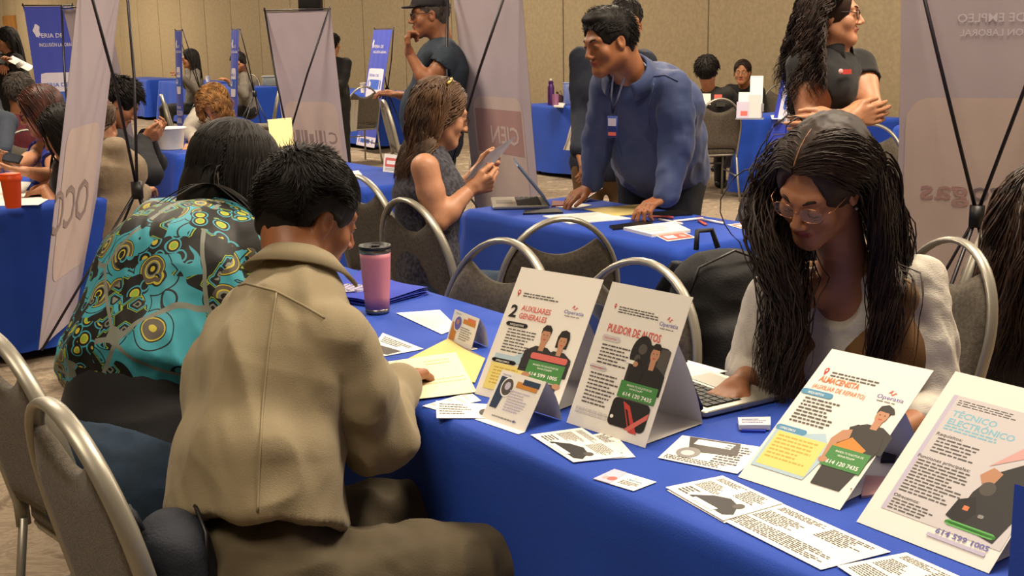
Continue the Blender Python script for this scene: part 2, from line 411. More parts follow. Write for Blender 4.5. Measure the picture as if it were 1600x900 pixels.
def hair(style, c, R, k, m, parent, org, coll=(), N=500, L=.3, curl=0., r=.0035, part=None, front=.0, grav=.25, vol=1., jit=.15, seed=1, cfreq=30., back=(0, -1, 0), keepears=False, name='hair', res=.006, extra=None, floor=None, capk=1.0, lift=.10, guides=None, gk=.5, face=True, sweep=.35, dom=.17, cull=.24):
    g = np.random.default_rng(seed); c = A(c)
    Lp = lambda p: c + R @ (np.array(p)*k)
    s = SDF(c-dom*k, c+dom*k, res)
    s.ell(Lp(CR_C+[0, -.004, .004]), (CR_R+.011*vol)*k*capk, R, .01)
    if style == 'short':
        s.ell(Lp((0, -.062, -.028)), A((.060, .042, .058))*k, R, .02)
        s.ell(Lp((0, .125, -.012)), A((.072, .085, .106))*k, R, .006, 's')
        for sx in (-1, 1):
            s.ell(Lp((sx*.09, .022, -.035)), A((.035, .045, .055))*k, R, .006, 's'); s.ell(Lp((sx*.09, -.004, -.02)), A((.034, .028, .042))*k, R, .004, 's')
        s.ell(Lp((0, -.03, -.128)), A((.11, .11, .055))*k, R, .03, 's')
    else:
        s.ell(Lp((0, -.06, -.04)), A((.072, .06, .075))*k, R, .03)
        s.ell(Lp((0, .130+front, -.005)), A((.070, .092, .126))*k, R, .008, 's'); s.ell(Lp((0, .11+front, -.06)), A((.074, .085, .10))*k, R, .008, 's')
        if keepears:
            for sx in (-1, 1): s.ell(Lp((sx*.1, .01, -.04)), A((.045, .05, .06))*k, R, .006, 's')
    if extra: extra(s, Lp)
    cv, cf = s.nets()
    cv = cv + vnormals(cv, cf)*(vnoise((cv-c)@R*np.array([90, 90, 40.]))*.0016)[:, None]
    px_ = 0. if part is None else part
    u = g.normal(size=(N*6, 3)); u /= np.linalg.norm(u, axis=1)[:, None]
    ok = u[:, 2] > -.55 + 1.08*np.clip((u[:, 1]+.25)/1.0, 0, 1) + .0
    if style == 'short': ok &= ~((np.abs(u[:, 0]) > .72) & (u[:, 2] < .12) & (u[:, 1] > -.35))
    u = u[ok][:N]; rad = (CR_R+.0105*vol)
    roots_l = CR_C + u*rad; nl = u/rad; nl /= np.linalg.norm(nl, axis=1)[:, None]
    if style == 'short':
        crown = np.array([0, -.05, .12]); d = roots_l-crown; d = d/np.linalg.norm(d, axis=1)[:, None] + np.array([.0, .7, .0]); d = d - nl*(d*nl).sum(1)[:, None]; d = d/np.linalg.norm(d, axis=1)[:, None] + nl*lift
        ln = L*(.6+.7*g.random(len(u)))
    elif style == 'back':
        d = A([0, -1, -.1]) + 0*u; ln = L*(.7+.5*g.random(len(u)))
    else:
        px_ = 0. if part is None else part
        sgn = np.where(roots_l[:, 0] > px_, 1., -1.)
        d = np.stack([sgn*(.9+0*sgn), -.55-.6*np.clip(u[:, 1], 0, 1), -.15+0*sgn], 1); d[u[:, 1] < -.4] = [0, -.6, -.6]; d = d+A([0, 0, 0])
        ln = L*(.75+.4*g.random(len(u)))
    if style != 'short': d = d - nl*(d*nl).sum(1)[:, None]
    d += g.normal(0, .05, d.shape)
    rw = c + (roots_l*k)@R.T; dw = d@R.T
    seg = 4 if style == 'short' else 22
    cl = [(Lp(CR_C), (CR_R+.0135*vol)*k, R)] + list(coll)
    if style != 'short' and face: cl += [(Lp((0, .055, -.045)), A((.078, .078, .115))*k, R)]
    gd_ = None
    if guides is not None:
        ql = roots_l; cls = np.where(u[:, 1] < guides.get('back_below', -.25), 2, np.where(ql[:, 0] > px_, 0, 1)); cls = np.where((cls == 2) & (ql[:, 0] > .02), 0, cls); cls = np.where((g.random(len(u)) < guides.get('mix', .15)) & (ql[:, 0] < 0), 2, cls)
        gd_ = np.zeros((len(u), len(guides['pts'][0]), 3))
        for q_ in range(3): gd_[cls == q_] = A([list(w_) for w_ in guides['pts'][q_]])[None]
        gd_ = gd_ + (g.normal(0, 1, (len(u), 1, 3))*A(guides.get('spread', (.03, .02, .02)))[None, None])
        grav = guides.get('grav', .25)
    sv, sf = hair_strands(rw, dw, ln*k, seg, cl, grav=(0. if style in ('short',) else grav), curl=curl*k, cfreq=cfreq, r=r*k, jit=jit, rngs=g, sides=4 if style == 'short' else 5, guide=gd_, gk=gk, sweep=None if style == 'short' or not sweep else (c, R, sweep, k), cull=(c, R, cull*k))
    v, f = joinvf([(cv, cf), (sv, sf)])
    return mesh(name, v, f, m, parent, True, None, None, org)
def loc_shoulders(J):
    n, R = A(J['neck']), J['TR']; w = J.get('sw', .17)
    return n + R[:, 0]*w - R[:, 2]*.045, n - R[:, 0]*w - R[:, 2]*.045
def person(label, J, group=None):
    """J: joints in hall space and clothing. One continuous body mesh plus clothing, hair and eyes as children."""
    k = J.get('k', 1.); pel, neck, hc = A(J['pelvis']), A(J['neck']), A(J['head'])
    ax = nrm(neck-pel); rgt = nrm(np.cross(A(J['facing']), (0, 0, 1))); rgt = nrm(rgt-ax*(rgt@ax)); tf = np.cross(ax, rgt)
    TR = np.stack([rgt, tf, ax], 1); J['TR'] = TR; HR = frame_of(J['look'], roll=J.get('roll', 0.)) ; J['HR'] = HR
    b = J.get('bulk', 1.); fem = J.get('female', False); res = J.get('res', .008); fine = J.get('fine', .004)
    root = empty('person', V((pel[0], pel[1], 0)), label, 'person', group); org = root.location.copy()
    sk = SKIN[J.get('skin', 'tan')]
    shR, shL = J.get('shR'), J.get('shL'); a_, b_ = loc_shoulders(J)
    shR = a_ if shR is None else A(shR); shL = b_ if shL is None else A(shL)
    chest = A(J['chest']) if 'chest' in J else pel*.30+neck*.70 - tf*.01
    waist = A(J['waist']) if 'waist' in J else pel*.66+chest*.34
    arms = []
    for sh, key in ((shR, 'armR'), (shL, 'armL')):
        if key in J and J[key] is not None:
            q = dict(J[key]); w = A(q['wrist']); e = A(q['elbow']) if 'elbow' in q else ik(sh, w, .29*k, .26*k, A(q.get('pole', sh+np.array([0, 0, -1.])*.5-tf*.3)))
            arms.append((sh, e, w, q, 1 if key == 'armR' else -1))
    legs = J.get('legs')
    if legs is None: legs = []
    def torso(s, o, low=True):
        s.cap(pel, .112*b+o, waist, .098*b+o, .05, rgt, 1.36); s.cap(waist, .098*b+o, chest, .112*b+o, .05, rgt, 1.38)
        s.cap(chest, .105*b+o, neck-ax*.10, .075*b+o, .05, rgt, 1.45)
        s.cap(shR+(shL-shR)*.10, .046*k+o*.6, shL+(shR-shL)*.10, .046*k+o*.6, .045)
        s.cap(neck-ax*.07, .06+o, neck-ax*.02, .045+o*.7, .05, rgt, 1.3)
        if 'belly' in J: s.ell(waist+tf*.06*b+A((0, 0, -.02)), (A([.13, .10, .13]))*b*J['belly']+o, TR, .06)
        if fem:
            for sx in (-1, 1): s.ell(chest+tf*.075*b+rgt*sx*.07*b+ax*.0, A([.062, .058, .065])*b*J.get('bust', 1.)+o*.5, TR, .04)
    allp = [pel, neck, hc, shR, shL, waist, chest] + [x for a in arms for x in a[1:3]] + [A(x) for l in legs for x in l[:3]]
    lo, hi = np.min(allp, 0)-.24*max(1, b), np.max(allp, 0)+.24*max(1, b)
    top = J['top']; bot = J.get('bottom'); slv = top.get('sleeve', 'long')
    # body -----------------------------------------------------------
    parts = [head_field(hc, HR, k, fine, neck, J.get('neck_r', 1.), fem, J.get('lids', False), J.get('jaw', 1.))]
    s = SDF(lo, hi, res*1.15); torso(s, -.014)
    s.cap(neck-ax*.05, .055*k, neck+(hc-neck)*.25, .05*k, .04)
    for sh, e, w, q, sd in arms:
        if slv == 'long':
            s.cap(sh, .040*k, e, .034*k, .03); s.cap(e, .032*k, w, .024*k, .02)
        else:
            g = J.get('arm_r', 1.); s.cap(sh, .047*k*g, sh*.55+e*.45, .044*k*g, .03); s.cap(sh*.55+e*.45, .044*k*g, e, .036*k*g, .02)
            s.cap(e, .037*k*g, e*.7+w*.3, .039*k*g, .015); s.cap(e*.7+w*.3, .039*k*g, w, .0255*k, .02, rgt, 1.)
    for l in legs:
        hp, kn, an = A(l[0]), A(l[1]), A(l[2]); s.cap(hp, .07, kn, .048, .03); s.cap(kn, .046, an, .034, .03)
    v, f = s.nets(); parts.append((v, f, np.zeros(len(f), int)))
    for sh, e, w, q, sd in arms:
        if q.get('hand', True):
            fd = nrm(q.get('dir', w-e)); hs = SDF(w-.22*k, w+.22*k, J.get('hres', .0042))
            hs.cap(w-nrm(w-e)*.06*k, .0265*k, w, .024*k, .01); hs.cap(w, .0235*k, w+fd*.02*k, .023*k, .012)
            hand(hs, w, fd, q.get('palm', (0, 0, -1)), sd*q.get('flip', 1), q.get('curl', .4), k*J.get('hk', 1.), q.get('spread', .95), q.get('thumb', .6))
            v, f = hs.nets(); parts.append((v, f, np.zeros(len(f), int)))
    v, f = joinvf([(p[0], p[1]) for p in parts]); mi = np.concatenate([p[2] for p in parts])
    mesh('body', v, f, [sk, M_lips], root, True, mi, None, org)
    # upper garment -----------------------------------------------------
    th = top.get('thick', .010); s = SDF(lo, hi, res); torso(s, th)
    if 'hem' in top:
        hm = A(top['hem']); s.cap(waist, .10*b+th, hm, top.get('hem_r', .118)*b+th, .04, rgt, top.get('hem_f', 1.4))
    for sh, e, w, q, sd in arms:
        t = th + top.get('loose', .006)
        if slv == 'none': s.cap(sh, .040*k, sh+(sh-neck)*.02, .03*k, .02); s.ell(sh+(sh-neck)*.28+A((0, 0, -.02)), (.05, .06, .08), TR, .01, 's')
        else:
            m_ = sh*.5+e*.5
            s.cap(sh, .046*k+t*.7, m_, .041*k+t, .022)
            if slv == 'short': 
                tip = m_*.9+e*.1; s.cap(m_, .041*k*J.get('arm_r', 1.)+t, tip, .042*k*J.get('arm_r', 1.)+t*1.3, .02)
                s.cap(tip+(e-sh)*.16, .10, e+(e-sh)*.25, .10, .004, op='s')
            else:
                s.cap(m_, .041*k+t, e, .038*k+t, .02); cw = e+(w-e)*top.get('cuff', .97)
                s.cap(e, .038*k+t, cw, .028*k+t*.7, .018)
    if top.get('open_neck'):
        nc, nr = top['open_neck']; s.ell(neck+tf*nc[0]+ax*nc[1], nr, TR, .006, 's')
    s.cap(neck-ax*.01, .047, neck+ax*.1, .052, .01, op='s'); 
    if 'hem' in top: s.plane(top['cut'] if 'cut' in top else A(top['hem'])-ax*.085, -ax)
    if 'carve' in top: top['carve'](s, TR, dict(pel=pel, neck=neck, chest=chest, waist=waist, shR=shR, shL=shL))
    if 'add' in top: top['add'](s, TR, dict(pel=pel, neck=neck, chest=chest, waist=waist, shR=shR, shL=shL, arms=arms))
    v, f = s.nets(); am = top.get('wr', .006)
    v = wrinkle(v, f, am, top.get('wf', 14), top.get('waxis', ax+rgt*.25), .3, True, top.get('seed', 1.)); v = wrinkle(v, f, am*.45, top.get('wf', 14)*2.2, ax-rgt*.6, .25, True, top.get('seed', 1.)+4)
    if top.get('fold'): v = top['fold'](v, f, TR, dict(pel=pel, neck=neck, chest=chest, waist=waist, shR=shR, shL=shL, arms=arms))
    mo = mesh(top.get('name', 'shirt'), v, f, top['mat'], root, True, None, None, org)
    if top.get('label'): mo['label'] = top['label']
    if top.get('collar'): collar(neck+ax*top.get('collar_up', .022), TR, root, org, top['mat'], **top['collar'])
    # lower garment --------------------------------------------------
    if bot:
        s = SDF(np.minimum(lo, np.min([pel-.2], 0)), hi, res*1.1); t = bot.get('thick', .012)
        s.cap(pel+ax*.03, .108*b+t, pel-ax*.02, .115*b+t, .04, rgt, 1.38)
        for l in legs:
            hp, kn, an = A(l[0]), A(l[1]), A(l[2]); g = bot.get('leg', 1.)
            s.cap(hp, (.082+t)*g*max(1, b*.95), kn, (.056+t)*g, .045); s.cap(kn, (.055+t)*g, an, (.040+t*1.4)*g, .03)
        if bot.get('top') is not None: s.plane(A(bot['top']), ax)
        v, f = s.nets(); v = wrinkle(v, f, bot.get('wr', .005), 13, None, .3, True, 3.)
        mesh(bot.get('name', 'trousers'), v, f, bot['mat'], root, True, None, None, org)
    if J.get('shoes') is not None:
        for l in legs:
            an = A(l[2]); td = nrm(l[3]) if len(l) > 3 else tf*1.; td = nrm(A((td[0], td[1], 0))); s = SDF(an-.22, an+.22, .009)
            z0 = A((0, 0, 1.))*(an[2]-.045)
            s.cap(an-td*.03-z0, .038, an+td*.13-z0-A((0, 0, .008)), .034, .02, np.cross(td, (0, 0, 1)), 1.15); s.cap(an, .04, an-z0, .04, .02)
            s.plane(A((0, 0, .004)), (0, 0, -1)); v, f = s.nets(); mesh('shoe', v, f, J['shoes'], root, True, None, None, org)
    # face details ------------------------------------------------------
    if J.get('face', True):
        for sx in (-1, 1):
            if not J.get('lids'): eyeball(hc, HR, k, sx, root, org, J.get('gaze', 0.))
        Lp = lambda x, y, z: V(hc + HR @ (np.array([x, y, z])*k)); hm = J.get('brow', HAIR['dark'])
        for sx in (-1, 1):
            bb = MB(); bb.tube([Lp(sx*.014, .0945, .024), Lp(sx*.026, .0905, .030), Lp(sx*.037, .083, .030), Lp(sx*.045, .074, .025)], [.0022*k, .0030*k, .0026*k, .0012*k], 6, flat=(1.2, .6)); bb.build('eyebrow', hm, root, True, org)
        lz = -.004 if J.get('lids') else .0075
        bb = MB()
        for sx in (-1, 1): bb.tube([Lp(sx*.030-.0125, .0845, lz-.003), Lp(sx*.030-.005, .0905, lz+(.0 if lz > 0 else -.003)), Lp(sx*.030+.005, .0905, lz+(.0 if lz > 0 else -.003)), Lp(sx*.030+.0125, .0845, lz-.003)], .0011*k, 5)
        bb.build('eyelashes', M_iris, root, True, org)
    J['root'] = root; J['org'] = org; J.update(shR_=shR, shL_=shL, chest_=chest, waist_=waist, tf=tf, ax=ax, rgt=rgt)
    return root
def body_coll(J, grow=.03):
    b = J.get('bulk', 1.); TR = J['TR']; k = J.get('k', 1.)
    ch, nk = J['chest_'], A(J['neck']); sh = (J['shR_']+J['shL_'])/2; w = np.linalg.norm(J['shR_']-J['shL_'])/2
    return [(ch, A([.155*b+grow, .105*b+grow, .26]), TR), (sh, A([w+.05+grow*.5, .06+grow, .06+grow*.6]), TR), (nk+TR[:, 2]*.03, A([.06, .06, .09]), TR),
            (J['waist_'], A([.15*b+grow, .11*b+grow, .22]), TR)]
# ---------------------------------------------------------------- the hall
def slab(name, s0, s1, n0, n1, z0, z1, m, kind='structure', parent=None):
    b = MB(); v = [SNp(s, n, z) for s in (s0, s1) for n in (n0, n1) for z in (z0, z1)]
    b.add(v, [(0, 1, 3, 2), (4, 6, 7, 5), (0, 4, 5, 1), (2, 3, 7, 6), (0, 2, 6, 4), (1, 5, 7, 3)])
    return tag(b.build(name, m, parent, False), kind=kind)
m = mat('carpet', '#8a7c68', .95); nt = m.node_tree; bs = nt.nodes['Principled BSDF']
tc = nt.nodes.new('ShaderNodeTexCoord'); mp = nt.nodes.new('ShaderNodeMapping'); mp.inputs['Rotation'].default_value = (0, 0, .93); mp.inputs['Scale'].default_value = (1.3, 1.9, 1)
n1 = nt.nodes.new('ShaderNodeTexNoise'); n1.inputs['Scale'].default_value = 2.6; n1.inputs['Detail'].default_value = 9; n1.inputs['Roughness'].default_value = .68; n1.inputs['Distortion'].default_value = .8
cr = nt.nodes.new('ShaderNodeValToRGB'); e = cr.color_ramp.elements
e[0].position = .38; e[0].color = lin('#6b5c4a'); e[1].position = .66; e[1].color = lin('#b3a48a')
x = cr.color_ramp.elements.new(.47); x.color = lin('#948570'); x = cr.color_ramp.elements.new(.53); x.color = lin('#7b6c5a'); x = cr.color_ramp.elements.new(.6); x.color = lin('#a09079')
nt.links.new(tc.outputs['Object'], mp.inputs[0]); nt.links.new(mp.outputs[0], n1.inputs['Vector']); nt.links.new(n1.outputs['Fac'], cr.inputs[0]); nt.links.new(cr.outputs[0], bs.inputs['Base Color'])
M_wall = mat('wall_fabric', '#a8987a', .9, var=.10, vs=22, bump=.5, bs=45); M_ceil = mat('ceiling_paint', '#cfc8ba', .9)
WN = 10.6
slab('floor', -47, 8, -6, WN+.3, -.1, 0, m)
slab('ceiling', -47, 8, -6, WN+.3, 4.4, 4.5, M_ceil)
wb = slab('wall_back', -47, 8, WN+.03, WN+.3, 0, 4.4, mat('wall_joint', '#75695a', .9))
slab('wall_front', -47, 8, -6.2, -6, 0, 4.4, M_wall); slab('wall_left', -47.2, -47, -6, WN+.3, 0, 4.4, M_wall); slab('wall_right', 8, 8.2, -6, WN+.3, 0, 4.4, M_wall)
s_ = -34.; pw = 1.36; i = 0; s_ = -6.05 - pw*30
while s_ < 7.8:                                    # fabric wall panels, each its own piece with a recessed joint
    b = MB(); s1 = min(s_+pw-.02, 7.95)
    b.box(SNp((s_+s1)/2, WN+.012, 2.2), (s1-s_, .036, 4.36), Matrix.Rotation(math.atan2(-.8, .6), 3, 'Z'), bev=.006)
    p_ = b.build('wall_panel', M_wall, wb); s_ += pw
d1 = slab('door_1', -41.3, -39.9, WN-.07, WN-.012, 0, 2.3, mat('door_wood', '#a8763a', .5, var=.2, vs=5, stretch=(1, 1, .2)))

root = empty('wall_poster', SNp(-42.6, WN-.02, 1.9), 'small pink and white poster on the back wall beside the wooden door, top left', 'poster'); R_ = Matrix.Rotation(math.atan2(-.8, .6), 3, 'Z')
b = MB(); b.box(root.location, (.9, .03, .8), R_, bev=.004); b.build('pink_board', mat('poster_pink', '#c26a78', .7), root, True, root.location); b = MB(); b.box(root.location+R_ @ V((.18, -.025, -.05)), (.4, .02, .5), R_); b.build('white_panel', mat('poster_white', '#e8e4de', .7), root, False, root.location)
# ---------------------------------------------------------------- tables under blue cloths
def table(s0, s1, n0, n1, label, drop=.69, seed=0, corner=.05, amp=.03, group='blue draped tables', back_drop=None):
    g = random.Random(seed); cx, cn = (s0+s1)/2, (n0+n1)/2; L, Wd = s1-s0, n1-n0
    root = empty('table', SNp(cx, cn), label, 'table', group, math.atan2(-.8, .6))
    b = MB(); b.box((0, 0, .725), (L-.02, Wd-.02, .03), bev=.006); b.build('tabletop', mat('table_plywood', '#8a6a48', .6), root)
    for x in (-1, 1):
        for y in (-1, 1):
            b = MB(); b.tube([(x*(L/2-.16), y*(Wd/2-.07), .70), (x*(L/2-.16), y*(Wd/2-.05), .0)], .014, 8); b.build('leg', M_pole, root)
        b = MB(); b.tube([(x*(L/2-.16), -(Wd/2-.06), .14), (x*(L/2-.16), Wd/2-.06, .14)], .011, 6); b.build('brace', M_pole, root)
    # cloth: dense perimeter rings, rolled edge, hanging folds; the corners fall lower and flare
    per = []; N = 150
    hx, hy, r = L/2+.004, Wd/2+.004, .03
    pts = []
    for (ax_, ay), (bx, by) in (((hx, -hy), (hx, hy)), ((hx, hy), (-hx, hy)), ((-hx, hy), (-hx, -hy)), ((-hx, -hy), (hx, -hy))):
        ln = math.hypot(bx-ax_, by-ay); nn = max(6, int(ln/.03))
        for i in range(nn): t = i/nn; pts.append((ax_+(bx-ax_)*t, ay+(by-ay)*t, ln, t))
    M = len(pts); ph = [g.uniform(0, 6.28) for _ in range(6)]
    prof = [(.0, .0, 0), (.006, -.004, .0), (.014, -.014, .1), (.018, -.035, .2)] + [(.020+.05*q, -.035-(drop-.035)*q, q) for q in [(i+1)/12 for i in range(12)]]
    V_ = []; 
    inner = [.0, .35, .7, .93]
    rings = []
    for q in inner[1:]: rings.append([(x*q, y*q, .752) for x, y, _, _ in pts])
    for off, dz, q in prof:
        ring = []
        for i, (x, y, ln, t) in enumerate(pts):
            xr, yr = x/hx, y/hy; cn_ = max(0, min(abs(xr), abs(yr))-.80)/.2     # near a corner
            if abs(xr) >= .999 and abs(yr) < .999: nx, ny = math.copysign(1, xr), 0
            elif abs(yr) >= .999 and abs(xr) < .999: nx, ny = 0, math.copysign(1, yr)
            else: nx, ny = math.copysign(.7, xr), math.copysign(.7, yr)
            d_ = i/M*(2*(L+Wd)); w_ = math.sin(d_*9+ph[0]+2*math.sin(d_*2.3+ph[1]))*.55 + math.sin(d_*17+ph[2])*.25 + math.sin(d_*4.1+ph[3])*.4
            o_ = off + amp*q*(w_+.5) + corner*cn_**2*q*1.3
            side = drop if (back_drop is None or ny < .5) else back_drop
            z = .752 + dz*side/drop + .010*q*math.sin(d_*5+ph[4])
            ring.append((x+nx*o_, y+ny*o_, max(z, .006)))
        rings.append(ring)
    me_v = [(0, 0, .752)] + [p for r_ in rings for p in r_]; f = [(0, 1+j, 1+(j+1) % M) for j in range(M)]
    for i in range(len(rings)-1):
        for j in range(M): k_ = (j+1) % M; f.append((1+i*M+j, 1+(i+1)*M+j, 1+(i+1)*M+k_, 1+i*M+k_))
    cl = mesh('tablecloth', me_v, f, M_blue, None, True, None, root.location)
    cl.rotation_euler.z = root.rotation_euler.z
    tag(cl, label.replace('table under', 'cloth hanging over').replace('folding ', ''), 'tablecloth', 'blue tablecloths')
    return root, cl
TAB = {}
TAB['main'] = table(-3.62, -.25, 1.30, 1.93, 'long folding table under a royal blue cloth, nearest, carrying the tilted job signs', seed=1, amp=.04)
TAB['left'] = table(-8.2, -5.95, 1.42, 2.05, 'folding table under a blue cloth at the left edge, with the orange cup', seed=2)
TAB['two'] = table(-4.35, -3.03, 3.03, 3.64, 'folding table under a blue cloth that the man in the blue shirt leans on', seed=3, amp=.03)
TAB['midleft'] = table(-6.75, -5.35, 3.08, 3.62, 'folding table under a blue cloth between the curly haired man and the woman holding papers', seed=4)
TAB['blond'] = table(-9.4, -7.8, 3.05, 3.7, 'folding table under a blue cloth where the blond woman writes', seed=5)
FT = [(-24.2, -22.3, 8.2, 8.9, 'far folding table under a blue cloth behind the left narrow upright banner'), (-21.7, -19.8, 8.2, 8.9, 'far folding table under a blue cloth with a small white cup on it'),
      (-19.2, -17.2, 7.8, 8.45, 'far folding table under a blue cloth with a corner hanging beside the white banner back'), (-15.9, -14.0, 8.2, 8.85, 'far folding table under a blue cloth behind the leaning blue banner'),
      (-10.42, -8.95, 8.06, 8.7, 'folding table under a blue cloth carrying the purple bottle'), (-7.5, -6.2, 8.30, 8.9, 'folding table under a blue cloth where the woman with pulled back hair sits'),
      (-5.75, -4.6, 8.2, 8.8, 'folding table under a blue cloth glimpsed right of the woman with crossed arms')]
for i, (a, b_, c_, d_, lb) in enumerate(FT): table(a, b_, c_, d_, lb, drop=.70, seed=20+i, amp=.02)

# ---------------------------------------------------------------- banquet chairs
def arch_z(x, hw=.208, z0=.66, z1=.925): return z0 + (z1-z0)*math.sqrt(max(0, 1-(x/hw)**2))
def yb(z): return -.205 - max(0, z-.46)*.22
def make_chair():
    root = empty('banquet_chair', (0, 0, 0), 'banquet chair', 'chair', 'banquet chairs')
    b = MB(); rings = []
    for z, ins in ((.425, .02), (.435, .0), (.465, .0), (.482, .015), (.488, .05), (.491, .12)): rings.append([(x, y, z) for x, y in rrect(.212-ins, .205-ins, max(.09-ins, .004), 5)])
    b.loft(rings); b.build('seat', M_pad, root)
    b = MB(); b.tube([(x, y, .416) for x, y in rrect(.195, .19, .07, 4)], .011, 8, closed=True); b.build('seat_frame', M_silver, root)
    # back frame: flat-sided tube bent into an arch
    hw = .208; path = [(-.192, yb(.42)+.0, .40)]
    for z in (.46, .52, .58, .64): path.append((-.194-(z-.42)*.06, yb(z), z))
    for i in range(23):
        a = math.pi - math.pi*i/22; x = hw*math.cos(a); z = .66+.265*math.sin(a); path.append((x, yb(z), z))
    for z in (.64, .58, .52, .46): path.append((.194+(z-.42)*.06, yb(z), z))
    path.append((.192, yb(.42), .40))
    b = MB(); b.tube(path, .0135, 12, ref=(0, 1, .0), flat=(1.35, .72)); b.build('back_frame', M_silver, root)
    # padded back with the concave top edge below the arch (the hand hole)
    b = MB(); nx, nz = 22, 10; fr, bk = [], []
    for i in range(nx+1):
        x = -.197+.394*i/nx; zt = min(arch_z(x, .200, .66, .905), .800+.075*(x/.15)**2); zb = .47+.012*(1-(x/.2)**2)
        for j in range(nz+1):
            z = zb+(zt-zb)*j/nz; ed = min(1, (1-abs(x)/.199)*9, (zt-z)/.02+.12, (z-zb)/.02+.12); th = .006+.016*math.sqrt(max(0, ed)); xx = x*(1-.03*max(0, (.62-z)/.2))
            fr.append((xx, yb(z)+th*1.15, z)); bk.append((xx, yb(z)-th*.8, z))
    n = len(fr); vs = fr+bk; f = []
    for i in range(nx):
        for j in range(nz):
            a = i*(nz+1)+j; q = (a, a+1, a+nz+2, a+nz+1); f.append(q); f.append(tuple(n+t for t in q[::-1]))
    edge = [i*(nz+1) for i in range(nx+1)] + [nx*(nz+1)+j for j in range(1, nz+1)] + [i*(nz+1)+nz for i in range(nx-1, -1, -1)] + [j for j in range(nz-1, 0, -1)]
    for i in range(len(edge)): a, c = edge[i], edge[(i+1) % len(edge)]; f.append((a, c, n+c, n+a))
    b.add(vs, f); b.build('backrest', M_pad, root)
    for sx in (-1, 1):
        b = MB(); b.tube([(sx*.19, yb(.42), .42), (sx*.198, -.235, .2), (sx*.205, -.29, .004)], .0115, 8); b.build('leg', M_silver, root)
        b = MB(); b.tube([(sx*.19, .18, .42), (sx*.197, .20, .2), (sx*.203, .225, .004)], .0115, 8); b.build('leg', M_silver, root)
        b = MB(); b.tube([(sx*.197, -.233, .22), (sx*.197, .197, .25)], .008, 6); b.build('stretcher', M_silver, root)
    b = MB(); b.tube([(-.197, .19, .30), (.197, .19, .30)], .008, 6); b.build('stretcher', M_silver, root)
    return root
chair0 = make_chair(); chair_used = [False]
def chair(px, py, ang, label, ztop=.925, Y=None):
    """px, py: where the top of the back arch is seen; ang: heading of the sitter in degrees (0 = along +y)"""
    top = P(px, py, ztop) if Y is None else W(px, py, Y)
    o = chair0 if not chair_used[0] else copy_tree(chair0); chair_used[0] = True
    a = math.radians(ang); off = Matrix.Rotation(a, 3, 'Z') @ V((0, yb(.925), 0))
    o.location = V((top.x-off.x, top.y-off.y, 0)); o.rotation_euler.z = a; o['label'] = label
    return o
HN = math.degrees(math.atan2(-.8, .6))       # heading of +n is (.8,.6): rotate +y by -53 degrees
CH = {}
CH['khaki'] = chair(78, 632, -50, 'grey padded banquet chair with silver arch frame, nearest, behind the man in the khaki shirt')
CH['blouse'] = chair(-20, 520, -46, 'grey banquet chair cut by the left edge, behind the woman in the patterned blouse')
CH['paper'] = chair(632, 312, -48, 'grey banquet chair under the woman holding papers')
CH['paper2'] = chair(556, 275, -46, 'empty grey banquet chair just behind the pink tumbler')
CH['far1'] = chair(790, 376, 140, 'empty grey banquet chair with its arch rising left above the two-workers sign')
CH['far2'] = chair(878, 342, 12, 'grey banquet chair pushed against the blue shirt man\'s table')
CH['far3'] = chair(1003, 408, 140, 'empty grey banquet chair with its arch rising behind the car polisher sign')
CH['girl'] = chair(1490, 445, 112, 'grey banquet chair of the young woman with long wavy hair', Y=3.35)
CH['right'] = chair(1545, 448, 60, 'grey banquet chair under the long haired woman at the right edge', Y=3.75)
CH['cap'] = chair(1215, 282, 115, 'grey banquet chair seen behind the glasses of the young woman')
CH['blackman'] = chair(1126, 166, 8, 'grey banquet chair under the man in the black printed shirt', Y=10.55)
CH['r11'] = chair(598, 145, -75, 'empty grey banquet chair in front of the leaning blue banner', Y=11.2)
CH['r12'] = chair(250, 122, -75, 'empty grey banquet chair left of the blond woman', Y=13.0)
CH['stool'] = chair(818, 150, 60, 'grey banquet chair half hidden behind the large white banner, beside the purple bottle table', Y=11.6)
CH['cardi'] = chair(300, 243, -50, 'grey banquet chair behind the long hair of the woman in the patterned blouse', Y=4.9)
CH['redhair'] = chair(42, 212, 205, 'grey banquet chair with pale arch behind the auburn haired woman', Y=8.2)
CH['f16'] = chair(1222, 152, 160, 'grey banquet chair beyond the brochure holder', Y=13.2)
CH['f17'] = chair(1362, 188, 160, 'grey banquet chair glimpsed right of the woman with crossed arms', Y=7.5)
CH['f18'] = chair(437, 138, 100, 'grey banquet chair behind the left pole of the white banner back', Y=14.5)
CH['f19'] = chair(393, 112, 150, 'far grey banquet chair at the table in front of the back wall', Y=19.5)
CH['f20'] = chair(570, 158, 30, 'far grey banquet chair at the table behind the leaning blue banner', Y=14.2)

